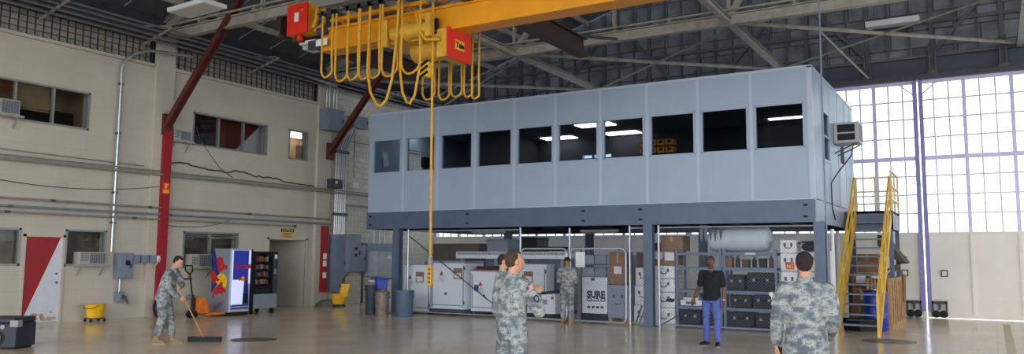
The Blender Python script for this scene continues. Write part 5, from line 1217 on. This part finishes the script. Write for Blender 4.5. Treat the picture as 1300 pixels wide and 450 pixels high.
# ================================================================== PALLET TRUCK
t = thing('pallet_truck', (-18.75, 14.3, 0), 'orange hand pallet truck with forks pushed toward the drinks machine', 'pallet truck')
m = MB(); m.prism([(14.3, 0.12), (14.62, 0.12), (14.62, 0.32), (14.45, 0.55), (14.32, 0.55)], lambda u, v, q: (q, u, v), -18.98, -18.58); m.build('body', orange_m, t, bevel=0.01)
for x in (-18.96, -18.6): MB().box(x - 0.075, x + 0.075, 14.6, 15.12, 0.06, 0.12).build('fork', orange_m, t, bevel=0.01)
for x in (-18.86, -18.70): MB().lathe((x, 14.22, 0.1), [(0.03, -0.05), (0.1, -0.045), (0.1, 0.045), (0.03, 0.05)], 18, 'X').build('wheel', blackmat, t)
MB().lathe((-18.78, 14.24, 0.2), [(0.05, 0), (0.05, 0.3), (0.035, 0.32), (0.035, 0.42)], 14).build('pump', black_m, t)
m = MB(); m.tube([(-18.78, 14.24, 0.45), (-18.78, 14.1, 1.2)], 0.022).tube([(-18.78, 14.1, 1.18), (-18.93, 14.07, 1.28), (-18.93, 14.05, 1.42), (-18.63, 14.05, 1.42), (-18.63, 14.07, 1.28), (-18.78, 14.1, 1.18)], 0.02); m.build('handle', black_m, t, smooth=True)

# ================================================================== BINS AND BUCKETS
def bin_(c, r, h, m, label, lined=False):
    t = thing('trash_can', c, label, 'trash can')
    b = MB(); b.lathe(c, [(r * 0.86, 0), (r * 0.88, 0.02), (r * 0.98, h - 0.06), (r * 1.04, h - 0.05), (r * 1.04, h), (r * 0.96, h), (r * 0.94, h - 0.05), (r * 0.84, 0.04), (0.01, 0.04)], 28); b.build('barrel', m, t, smooth=True)
    for s_ in (-1, 1): MB().bar((c[0] + s_ * r * 1.0, c[1] - 0.08, h - 0.14), (c[0] + s_ * r * 1.0, c[1] + 0.08, h - 0.14), 0.05, 0.04).build('grip', m, t)
    return t
bin_((-15.75, 18.1, 0), 0.21, 0.86, bin_d, 'charcoal round trash can, tallest and leftmost of the three under the blue basket')
t = bin_((-15.06, 17.75, 0), 0.21, 0.68, mat('murky liner', (112, 104, 98), 0.35, 0, 0.35, 7), 'trash can with murky brownish translucent sides between two dark cans')
m = MB(); random.seed(8)
for i in range(14):
    a = random.random() * 6.28; m.ball((-15.06 + 0.13 * math.cos(a), 17.75 + 0.13 * math.sin(a), 0.64 + random.random() * 0.06), 0.055, None, 8, 6)
m.build('rubbish', card_m, t)
bin_((-14.5, 18.05, 0), 0.28, 0.74, bin_m, 'wide blue-grey trash can in front of the booth\'s far left column')
t = thing('plastic_basket', (-15.22, 17.95, 0.72), 'bright blue plastic basket resting on top of the trash cans', 'basket')
m = MB(); m.cur = 0
m.loft([(-15.25, 17.92, 0.75), (-15.25, 17.92, 1.08)], [(0.22, 0.17), (0.28, 0.21)], (1, 0, 0), 4, caps=True); m.xf(Matrix.Identity(4)); m.build('tub', blue_m, t, bevel=0.02)
MB().box(-15.5, -14.99, 17.72, 18.12, 1.05, 1.09).build('rim', blue_m, t, bevel=0.01); MB().bar((-15.75, 17.95, 1.0), (-15.45, 17.92, 0.98), 0.03, 0.03).build('white_handle', white_m, t)

def mop_bucket(x, y, rz, label, wringer):
    t = thing('mop_bucket', (x, y, 0), label, 'mop bucket', rz=rz)
    m = MB(); m.loft([(0, 0, 0.08), (0, 0, 0.40), (0, 0, 0.44), (0, 0, 0.44)], [(0.15, 0.2), (0.19, 0.26), (0.21, 0.28), (0.17, 0.24)], (1, 0, 0), 16, caps=True); m.build('bucket', mop_m, t, local=True, smooth=True)
    MB().box(-0.15, 0.15, -0.2, 0.2, 0.07, 0.1).build('base_plate', steel_dk, t, local=True)
    for sx2 in (-1, 1):
        for sy in (-1, 1): MB().lathe((sx2 * 0.13, sy * 0.18, 0.035), [(0.01, -0.015), (0.035, -0.012), (0.035, 0.012), (0.01, 0.015)], 12, 'X').build('caster', blackmat, t, local=True)
    if wringer:
        m = MB(); m.prism([(0.0, 0.34), (0.26, 0.34), (0.34, 0.78), (0.06, 0.78)], lambda u, v, q: (q, u, v), -0.17, 0.17); m.build('wringer', mop_m, t, local=True, bevel=0.01)
        MB().box(-0.12, 0.12, 0.1, 0.28, 0.775, 0.785).box(-0.1, 0.1, 0.02, 0.04, 0.66, 0.74).build('wringer_opening', black_m, t, local=True)
        MB().tube([(0.1, 0.12, 0.7), (0.1, 0.12, 0.9), (0.1, 0.2, 1.04), (0.1, 0.3, 1.1)], 0.018, 8).build('lever', black_m, t, local=True, smooth=True)
    else:
        MB().tube([(-0.19, 0.0, 0.41), (-0.2, -0.2, 0.35), (0, -0.3, 0.34), (0.2, -0.2, 0.35), (0.19, 0.0, 0.41)], 0.008, 6).build('bail_handle', steel_dk, t, local=True, smooth=True)
mop_bucket(-19.72, 12.05, R(0), 'yellow mop bucket on casters against the wall right of the red and white door', False)
mop_bucket(-19.0, 20.15, R(-40), 'yellow mop bucket with wringer and black lever under the grey electrical cabinets', True)
# dark blue case at the left edge of the view
cart_m = mat('blackish blue plastic', (34, 40, 54), 0.5, 0, 0.15)
t = thing('equipment_trolley', (-15.2, 7.5, 0), 'dark navy wheeled equipment box at the floor\'s left edge with pale corner bracket', 'trolley')
c = Vector((-14.98, 7.75)); 
def tr(mb): return mb.xf(Matrix.Translation((-15.0, 7.72, 0)) @ Matrix.Rotation(R(31), 4, 'Z'))
tr(MB().box(-1.1, 0.0, 0.0, 0.6, 0.03, 0.46)).build('body', cart_m, t, bevel=0.02)
tr(MB().box(-1.12, -0.02, -0.02, 0.62, 0.46, 0.56)).build('lid', cart_m, t, bevel=0.03)
tr(MB().box(-0.1, 0.05, -0.04, 0.1, 0.40, 0.52)).build('corner_bracket', mat('pale bracket', (150, 150, 148), 0.5), t, bevel=0.01)
m = MB(); m.lathe((-0.33, -0.004, 0.2), [(0.001, -0.004), (0.13, -0.002), (0.13, 0.02)], 24, 'Y'); tr(m).build('handle_recess', black_m, t)
tr(MB().bar((-0.42, -0.03, 0.2), (-0.25, -0.03, 0.22), 0.03, 0.045)).build('pale_handle', MATS['pale bracket'], t, bevel=0.008)
for dx in (-1.0, -0.1): tr(MB().box(dx - 0.06, dx + 0.06, 0.05, 0.55, 0, 0.03)).build('runner', blackmat, t)
m = MB(); m.lathe((-0.25, -0.003, 0.40), [(0.001, -0.004), (0.04, -0.002), (0.04, 0.01)], 14, 'Y'); tr(m).build('round_badge', MATS['pale bracket'], t)
# floor covers and painted lines
for (x, y, r, lb) in ((-12.95, 11.3, 0.42, 'round dark floor cover right of the broom head'), (-1.95, 18.6, 0.5, 'round floor cover in front of the staircase')):
    t = thing('floor_cover', (x, y, 0), lb, 'floor cover')
    MB().lathe((x, y, 0.0), [(r, 0), (r, 0.006), (r - 0.05, 0.008), (0.01, 0.008)], 32).build('plate', mat('cover plate', (118, 100, 82), 0.4, 0.2, 0.2), t); m = MB(); m.lathe((x, y, 0.0), [(r + 0.03, 0), (r + 0.03, 0.004), (r, 0.004)], 32); m.build('ring', steel_dk, t)
struct(MB().box(-2.4, -2.22, 20.8, 26.6, 0.0005, 0.003).box(0.14, 0.3, 17.5, 25.2, 0.0005, 0.003), 'floor_marking', line_m)
# push broom
bro = thing('push_broom', (-13.4, 10.47, 0), 'wide black push broom with a wooden handle held by the sweeping soldier', 'broom')
ang = math.atan2(0.5176, 0.8556); dx, dy = math.cos(ang), math.sin(ang)
bc = Vector((-13.41, 10.48, 0))
m = MB(); m.bar(bc + Vector((-dx * 0.33, -dy * 0.33, 0.085)), bc + Vector((dx * 0.33, dy * 0.33, 0.085)), 0.07, 0.035); m.build('head_block', black_m, bro)
m = MB(); m.bar(bc + Vector((-dx * 0.325, -dy * 0.325, 0.035)), bc + Vector((dx * 0.325, dy * 0.325, 0.035)), 0.06, 0.07); m.build('bristles', blackmat, bro)
HAND_S = Vector((-13.42, 9.98, 0.86))
HTOP = Vector((-13.62, 9.83, 1.22))
bb = bc + Vector((-0.05, -0.0, 0.1)); d_ = (HAND_S - bb).normalized()
m = MB(); m.tube([bb, bb + d_ * 1.28], 0.013, 8); m.build('handle', wood_m, bro, smooth=True)

# ================================================================== PEOPLE
def rotm(yaw, pitch, roll=0): return (Matrix.Rotation(yaw, 3, 'Z') @ Matrix.Rotation(pitch, 3, 'X') @ Matrix.Rotation(roll, 3, 'Y'))
def hand(mb, wr, fd, pd, side, curl=0.35, s=1.0, thumb_in=0.3):
    """palm and five fingers; fd hand direction, pd palm normal, thumb on side*(fd x pd)"""
    fd = Vector(fd).normalized(); pd = Vector(pd); pd = (pd - fd * pd.dot(fd)).normalized(); sd = fd.cross(pd) * side; wr = Vector(wr)
    kn = wr + fd * 0.088 * s
    mb.loft([wr - fd * 0.015 * s, wr + fd * 0.02 * s, wr + fd * 0.06 * s, kn], [(0.026 * s, 0.02 * s), (0.033 * s, 0.019 * s), (0.042 * s, 0.017 * s), (0.041 * s, 0.014 * s)], sd, 12)
    for off, ln in ((0.031, 0.074), (0.011, 0.084), (-0.010, 0.079), (-0.030, 0.062)):
        p = kn + sd * off * s - fd * 0.01 * s; pts = [p]; a = curl * 0.6
        for k, fr in enumerate((0.45, 0.32, 0.26)):
            d = fd * math.cos(a) + pd * math.sin(a); p = p + d * ln * fr * s * 1.12; pts.append(p); a += curl
        mb.limb(pts, [0.0098 * s, 0.0092 * s, 0.0086 * s, 0.0075 * s], sd, 8)
    p = wr + fd * 0.028 * s + sd * 0.026 * s; d = (fd * 0.72 + sd * 0.62 + pd * 0.35).normalized()
    q = p + d * 0.042 * s; d2 = (fd * 0.9 + sd * (0.25 - thumb_in) + pd * 0.35).normalized(); r_ = q + d2 * 0.03 * s; e_ = r_ + d2 * 0.022 * s
    mb.limb([p, q, r_, e_], [0.0135 * s, 0.0115 * s, 0.010 * s, 0.0085 * s], sd, 8)

def person(loc, rz, label, J, s=1.0, skin=skin_l, hairm=hair_m, outfit='camo', cap=False, hairline=0.0):
    """J: joint overrides in metres for a 1.78 m figure facing +Y, +X is the figure's right"""
    D = dict(pel=(0, 0, .94), wai=(0, -.005, 1.09), che=(0, 0, 1.28), sho=(0, -.01, 1.42), nek=(0, 0, 1.49), hed=(0, .025, 1.655), hy=0, hp=0,
             sR=(.185, -.01, 1.425), eR=(.235, -.02, 1.14), wR=(.245, .04, .89), sL=(-.185, -.01, 1.425), eL=(-.235, -.02, 1.14), wL=(-.245, .04, .89),
             hR=(.095, 0, .92), kR=(.105, .015, .50), aR=(.11, -.02, .09), hL=(-.095, 0, .92), kL=(-.105, .015, .50), aL=(-.11, -.02, .09),
             fdR=None, fdL=None, pdR=(-1, 0, 0), pdL=(1, 0, 0), cR=.35, cL=.35, toeR=(0.12, 1, 0), toeL=(-0.12, 1, 0))
    D.update(J)
    P = {k: (Vector(v) * s if isinstance(v, tuple) and k[:2] not in ('fd', 'pd', 'to') else v) for k, v in D.items()}
    t = thing('person', loc, label, 'person', rz=rz)
    body = MB(); xr = (P['sR'] - P['sL']).normalized(); xh = (P['hR'] - P['hL']).normalized()
    H = rotm(D['hy'], D['hp']); hc = P['hed']
    hv = lambda a: hc + H @ (Vector(a) * s)
    # torso, neck, limbs (slimmer under the clothing)
    body.loft([P['pel'] - Vector((0, 0, .08 * s)), P['pel'], P['wai'], P['che'], P['sho'], P['nek']], [(.13 * s, .09 * s), (.15 * s, .10 * s), (.13 * s, .09 * s), (.15 * s, .105 * s), (.14 * s, .085 * s), (.062 * s, .06 * s)], xr, 18)
    body.limb([P['sho'] + (P['nek'] - P['sho']) * .5, P['nek'], hv((0, -.012, -.07))], [.064 * s, .058 * s, .056 * s], xr)
    for q in 'RL':
        body.limb([P['s' + q], P['e' + q]], [.05 * s, .04 * s], xr); body.limb([P['e' + q], P['e' + q].lerp(P['w' + q], .35), P['w' + q]], [.04 * s, .041 * s, .027 * s], xr)
        body.limb([P['h' + q], P['k' + q]], [.078 * s, .055 * s], xh); body.limb([P['k' + q], P['k' + q].lerp(P['a' + q], .35), P['a' + q]], [.054 * s, .055 * s, .036 * s], xh)
        fd = D['fd' + q] or tuple((P['w' + q] - P['e' + q]).normalized()); hand(body, P['w' + q], fd, D['pd' + q], 1 if q == 'L' else -1, D['c' + q], s * 1.02)
        td = Vector(D['toe' + q]).normalized(); body.limb([P['a' + q] + Vector((0, 0, -.045 * s)) - td * .03, P['a' + q] + td * .12 * s + Vector((0, 0, -.055 * s))], [.034 * s, .03 * s], (0, 0, 1))
    # head
    body.ball(hv((0, -.012, .03)), (.076 * s, .097 * s, .092 * s), H, 20, 14)
    body.loft([hv((0, .03, .04)), hv((0, .032, 0)), hv((0, .03, -.05)), hv((0, .036, -.09)), hv((0, .05, -.112))], [(.070 * s, .066 * s), (.069 * s, .067 * s), (.061 * s, .062 * s), (.046 * s, .048 * s), (.024 * s, .026 * s)], H @ Vector((1, 0, 0)), 16)
    body.loft([hv((0, .088, .022)), hv((0, .104, -.01)), hv((0, .114, -.028)), hv((0, .098, -.04))], [(.008 * s, .008 * s), (.011 * s, .011 * s), (.017 * s, .013 * s), (.012 * s, .008 * s)], H @ Vector((1, 0, 0)), 10)
    body.loft([hv((-.05, .072, .03)), hv((0, .088, .034)), hv((.05, .072, .03))], .011 * s, (0, 0, 1), 8)
    body.loft([hv((-.024, .082, -.062)), hv((0, .093, -.062)), hv((.024, .082, -.062))], .010 * s, (0, 0, 1), 8)
    for s_ in (-1, 1): body.ball(hv((s_ * .077, -.005, -.006)), (.010 * s, .02 * s, .032 * s), H, 10, 8)
    remeshed(body, 'body', skin, t, .0065, 3)
    for s_ in (-1, 1):
        e = MB(); e.ball(hv((s_ * .031, .083, .012)), (.013 * s, .009 * s, .008 * s), H, 10, 8); eo = e.build('eye', eye_m, t, local=True, smooth=True)
        MB().ball(hv((s_ * .031, .0905, .012)), (.006 * s, .004 * s, .006 * s), H, 8, 6).build('pupil', black_m, eo, local=True)
        MB().loft([hv((s_ * .014, .096, .034)), hv((s_ * .034, .094, .039)), hv((s_ * .052, .078, .034))], .0045 * s, (0, 0, 1), 6).build('eyebrow', hairm, t, local=True)
    MB().loft([hv((-.024, .093, -.064)), hv((0, .103, -.063)), hv((.024, .093, -.064))], [.003 * s, .006 * s, .003 * s], (0, 0, 1), 8).build('lips', lip_m if skin is skin_l else mat('dark lip', (96, 52, 48), 0.5), t, local=True)
    # hair: thin shell over the crown, back and sides
    hr = MB()
    if cap:
        hr.ball(hv((0, -.012, .05)), (.084 * s, .106 * s, .085 * s), H, 18, 12); hr.lathe((0, 0, 0), [(.083 * s, -.02 * s), (.086 * s, 0), (.084 * s, .03 * s)], 18)
        hr.v[-54:] = [hv((q.x / s, q.y / s * 1.22 - .012, q.z / s + .03)) for q in hr.v[-54:]]
        remeshed(hr, 'knit_cap', blackmat, t, .008, 3)
    else:
        hr.ball(hv((0, -.031, .036)), (.0815 * s, .0905 * s, .0905 * s), H, 20, 12)
        hr.ball(hv((0, -.047, -.012)), (.066 * s, .062 * s, .055 * s), H, 16, 10)
        hr.ball(hv((0, .018, .088)), (.052 * s, .046 * s, .034 * s), H, 14, 8)
        remeshed(hr, 'hair', hairm, t, .006, 2)
    # clothes
    top = MB()
    if outfit == 'camo':
        hem = P['pel'] - (P['wai'] - P['pel']).normalized() * .10 * s
        top.loft([hem, P['pel'], P['wai'], P['che'], P['sho'], P['nek'] - Vector((0, 0, .02 * s))], [(.195 * s, .15 * s), (.192 * s, .148 * s), (.18 * s, .138 * s), (.198 * s, .142 * s), (.178 * s, .112 * s), (.08 * s, .076 * s)], xr, 22)
        for q in 'RL':
            a, b, c2 = P['s' + q], P['e' + q], P['w' + q]; top.limb([a, a.lerp(b, .5), b], [.077 * s, .075 * s, .066 * s], xr); e2 = b.lerp(c2, .93); top.limb([b, b.lerp(c2, .5), e2], [.066 * s, .062 * s, .052 * s], xr)
        top.limb([P['sR'].lerp(P['sho'], .15), P['sho'], P['sL'].lerp(P['sho'], .15)], [.07 * s, .085 * s, .07 * s], (0, 0, 1))
        remeshed(top, 'jacket', camo, t, .010, 3)
        col = MB(); nd = (hv((0, 0, -.07)) - P['sho']).normalized(); cb = P['nek']
        col.loft([cb - nd * .03 * s, cb + nd * .012 * s, cb + nd * .035 * s], [(.088 * s, .084 * s), (.076 * s, .072 * s), (.072 * s, .07 * s)], xr, 20, caps=False); col.build('collar', camo, t, local=True, smooth=True)
        for q in 'RL':
            a, b = P['s' + q], P['e' + q]; ou = Vector((1 if q == 'R' else -1, 0, 0)); m_ = a.lerp(b, .42); d = (b - a).normalized(); o2 = (ou - d * ou.dot(d)).normalized(); f2 = d.cross(o2)
            pk = MB(); pk.bar(m_ + o2 * .07 * s - d * .055 * s, m_ + o2 * .07 * s + d * .06 * s, .10 * s, .02 * s, tuple(o2)); pk.build('sleeve_pocket', camo, t, local=True, bevel=.006)
    else:
        hem = P['pel'] - Vector((0, 0, .05 * s))
        top.loft([hem, P['pel'], P['wai'], P['che'], P['sho'], P['nek'] - Vector((0, 0, .025 * s))], [(.185 * s, .14 * s), (.182 * s, .138 * s), (.172 * s, .132 * s), (.188 * s, .135 * s), (.172 * s, .105 * s), (.075 * s, .07 * s)], xr, 22)
        for q in 'RL':
            a, b = P['s' + q], P['e' + q]; top.limb([a, a.lerp(b, .75)], [.072 * s, .066 * s], xr)
        top.limb([P['sR'].lerp(P['sho'], .15), P['sho'], P['sL'].lerp(P['sho'], .15)], [.066 * s, .08 * s, .066 * s], (0, 0, 1))
        remeshed(top, 'tee_shirt', tee_m, t, .010, 3)
        MB().loft([P['nek'] - Vector((0, 0, .03 * s)), P['nek'] - Vector((0, 0, .012 * s))], [(.078 * s, .075 * s), (.068 * s, .066 * s)], xr, 18, caps=False).build('neckband', tee_m, t, local=True, smooth=True)
    tr_ = MB(); boots = outfit == 'camo'
    tr_.loft([P['pel'] + Vector((0, 0, .10 * s)), P['pel'], P['pel'] - Vector((0, 0, .09 * s))], [(.168 * s, .128 * s), (.178 * s, .138 * s), (.15 * s, .12 * s)], xh, 20)
    for q in 'RL':
        a, b, c2 = P['h' + q], P['k' + q], P['a' + q]; end = b.lerp(c2, .72 if boots else .97); wd = (.105, .098, .085, .082, .076) if boots else (.098, .088, .07, .066, .06)
        tr_.limb([a, a.lerp(b, .5), b, b.lerp(c2, .4), end], [w_ * s for w_ in wd], xh)
    remeshed(tr_, 'trousers', camo if boots else jeans_m, t, .010, 3)
    for q in 'RL':
        a = P['a' + q]; td = Vector(D['toe' + q]).normalized(); up_ = (P['k' + q] - a).normalized(); g0 = a.z - .09 * s
        bt = MB()
        if boots: bt.limb([a - Vector((0, 0, .02 * s)), a + up_ * .17 * s], [.052 * s, .058 * s], xh)
        else: bt.limb([a - Vector((0, 0, .03 * s)), a + up_ * .01 * s], [.042 * s, .044 * s], xh)
        A = Vector((a.x, a.y, g0))
        bt.loft([A - td * .085 * s + Vector((0, 0, .05 * s)), A - td * .05 * s + Vector((0, 0, .06 * s)), A + td * .03 * s + Vector((0, 0, .062 * s)), A + td * .12 * s + Vector((0, 0, .048 * s)), A + td * .18 * s + Vector((0, 0, .042 * s)), A + td * .205 * s + Vector((0, 0, .036 * s))],
                [(.02 * s, .026 * s), (.04 * s, .044 * s), (.045 * s, .048 * s), (.05 * s, .034 * s), (.044 * s, .026 * s), (.018 * s, .012 * s)], Vector((0, 0, 1)).cross(td) * -1, 14)
        bo = remeshed(bt, 'boot' if boots else 'shoe', boot_m if boots else shoe_m, t, .008, 2)
        sl = MB(); n_ = 14; xd_ = Vector((0, 0, 1)).cross(td)
        pl = []
        for k in range(n_):
            a_ = 2 * math.pi * k / n_; w_ = .05 if math.cos(a_) > 0 else .04; pl.append(A + td * (.058 + .15 * math.cos(a_)) * s + xd_ * w_ * s * math.sin(a_))
        sl.add([q2 + Vector((0, 0, 0.0)) for q2 in pl] + [q2 + Vector((0, 0, .022 * s)) for q2 in pl], [list(range(n_))[::-1], [n_ + k for k in range(n_)]] + [(k, (k + 1) % n_, n_ + (k + 1) % n_, n_ + k) for k in range(n_)])
        sl.build('sole', sole_m, bo, local=True)
    return t, P, hv

# 1 soldier sweeping, bent over the broom (faces image right)
rzS = R(-59)
MS = (Matrix.Translation((-13.80, 9.84, 0)) @ Matrix.Rotation(rzS, 4, 'Z')).inverted()
hl = MS @ HAND_S; top_pt = bb + d_ * 1.16; hu = MS @ top_pt
off = Vector((.03, -.02, .035))
person((-13.80, 9.84, 0), rzS, 'soldier in grey camouflage sweeping with a push broom, head bowed, at the left', dict(
    pel=(0, -.03, .93), wai=(0, .0, 1.07), che=(0, .06, 1.25), sho=(0, .10, 1.385), nek=(0, .135, 1.455), hed=(0, .215, 1.585), hp=R(-34), hy=R(-6),
    sR=(.18, .10, 1.385), sL=(-.18, .10, 1.385), eR=(.24, .14, 1.10), eL=(-.22, .22, 1.14),
    wR=tuple((hl + Vector((.03, -.085, .035)))), fdR=(-.2, .95, -.25), pdR=(-.9, -.2, 0), cR=.9,
    wL=tuple((hu + Vector((-.07, -.06, .02)))), fdL=(.5, .8, -.1), pdL=(.8, -.5, 0), cL=.9,
    hR=(.095, -.03, .91), kR=(.10, .0, .49), aR=(.10, -.11, .09), hL=(-.095, -.03, .91), kL=(-.10, .06, .5), aL=(-.11, .12, .09)), s=.985, hairm=hair_m)
# 2 man in black tee (watch is placed from the pose) and blue jeans, facing the camera
tc_, Pc, hvc = person((-4.78, 15.54, 0), R(-184), 'man in black t-shirt and blue jeans standing before the shelving racks', dict(
    hy=R(14), eR=(.27, -.02, 1.15), wR=(.33, .10, .93), eL=(-.245, -.03, 1.14), wL=(-.255, .03, .90), aR=(.13, -.02, .09), aL=(-.12, .03, .09), kR=(.115, .02, .5), kL=(-.11, .03, .5),
    pdR=(-.8, .5, 0), cR=.3, cL=.3, toeR=(.35, 1, 0), toeL=(-.3, 1, 0)), s=.99, skin=skin_d, hairm=hair_m, outfit='jeans')
wp = Matrix.Translation((-4.78, 15.54, 0)) @ Matrix.Rotation(R(-184), 4, 'Z') @ Pc['eL'].lerp(Pc['wL'], .93)
tag(MB().lathe(tuple(wp), [(.033, -.012), (.037, 0), (.033, .012)], 14).build('wristwatch', vend_silver), 'silver watch on the left wrist of the man in black', 'watch')
# 3 soldier far back at the gate, back to camera
person((-9.42, 18.35, 0), R(8), 'soldier in camouflage and black cap facing the chain-link gate, back turned', dict(
    hp=R(-14), eR=(.24, .02, 1.15), wR=(.17, .24, 1.12), eL=(-.24, .02, 1.15), wL=(-.15, .24, 1.10), aR=(.13, -.03, .09), aL=(-.14, .06, .09), fdR=(-.4, .9, .1), fdL=(.4, .9, .1), pdR=(0, -.2, -1), pdL=(0, -.2, -1)), s=.965, cap=True, skin=mat('mid skin', (142, 98, 76), 0.5))
# 4 soldier centre foreground, three-quarter back view, right hand raised
N1 = (-4.42, 7.34, 0)
t, P, hv = person(N1, R(-24), 'nearest soldier in camouflage at centre, seen from behind with one fist raised', dict(
    hy=R(-14), hp=R(-3), sR=(.195, -.01, 1.425), sL=(-.195, -.01, 1.425), eR=(.25, .17, 1.13), wR=(.21, .16, 1.30), fdR=(-.1, .1, 1), pdR=(-.7, .4, -.3), cR=1.15,
    eL=(-.26, -.03, 1.14), wL=(-.22, .16, .96)), s=1.0, hairm=hair_b)
a, b = P['sR'], P['eR']; d = (b - a).normalized(); o2 = Vector((1, 0, 0)); o2 = (o2 - d * o2.dot(d)).normalized(); f2 = d.cross(o2)
def on_sleeve(k, h): return a.lerp(b, k) + o2 * h
m = MB(); c0 = on_sleeve(.18, .081); 
for i in range(7):
    m.cur = 0 if i % 2 == 0 else 1; q = c0 + d * (-.024 + i * .008); m.bar(q - f2 * .04, q + f2 * .04, .008, .006, tuple(o2))
m.cur = 2; q = c0 - d * .012; m.bar(q + f2 * .008 + o2 * .002, q + f2 * .04 + o2 * .002, .028, .006, tuple(o2))
m.build('flag_patch', [mat('flag red', (170, 70, 70), 0.8), mat('flag white', (206, 200, 196), 0.8), mat('flag blue', (66, 76, 110), 0.8)], t, local=True)
m = MB(); c1 = on_sleeve(.55, .086); sh = [(-.03, -.035), (.03, -.035), (.034, 0), (.02, .035), (0, .046), (-.02, .035), (-.034, 0)]
m.prism(sh, lambda u, v, w_: c1 + f2 * u + d * v + o2 * w_, 0, .006); m.cur = 1; m.prism([(u * .55, v * .55) for u, v in sh], lambda u, v, w_: c1 + f2 * u + d * v + o2 * w_, .006, .009)
m.build('unit_patch', [mat('patch dark', (44, 52, 62), 0.8), mat('patch grey', (120, 130, 140), 0.8)], t, local=True)
# 5 soldier half hidden behind the centre one
person((-6.905, 11.14, 0), R(-70), 'soldier mostly hidden behind the nearest central soldier, only head and back showing', dict(hp=R(-6)), s=.985)
# 6 soldier on the right, back view, holding a small dark device
N2 = (-1.53, 7.88, 0)
t, P, hv = person(N2, R(10), 'soldier in camouflage at right seen from behind, dark radio in left hand', dict(
    sR=(.19, -.01, 1.42), sL=(-.19, -.01, 1.42), eL=(-.255, -.03, 1.15), wL=(-.275, .02, .91), fdL=(-.02, .12, -1), pdL=(1, .1, 0), cL=.75, eR=(.245, .0, 1.15), wR=(.20, .17, .97), cR=.8, hp=R(2), hy=R(3)), s=1.0, hairm=hair_m)
pr = Matrix.Translation(N2) @ Matrix.Rotation(R(10), 4, 'Z')
hp_ = pr @ (P['wL'] + Vector((.03, .02, -.10)))
t = thing('handheld_radio', tuple(hp_ - Vector((0, 0, .08))), 'small black radio held low in the left hand of the right-hand soldier', 'radio')
MB().box(hp_.x - .022, hp_.x + .022, hp_.y - .016, hp_.y + .016, hp_.z - .08, hp_.z + .06).build('case', black_m, t, bevel=.006)
MB().tube([(hp_.x - .012, hp_.y, hp_.z + .06), (hp_.x - .012, hp_.y, hp_.z + .13)], .006, 8).build('antenna', black_m, t)
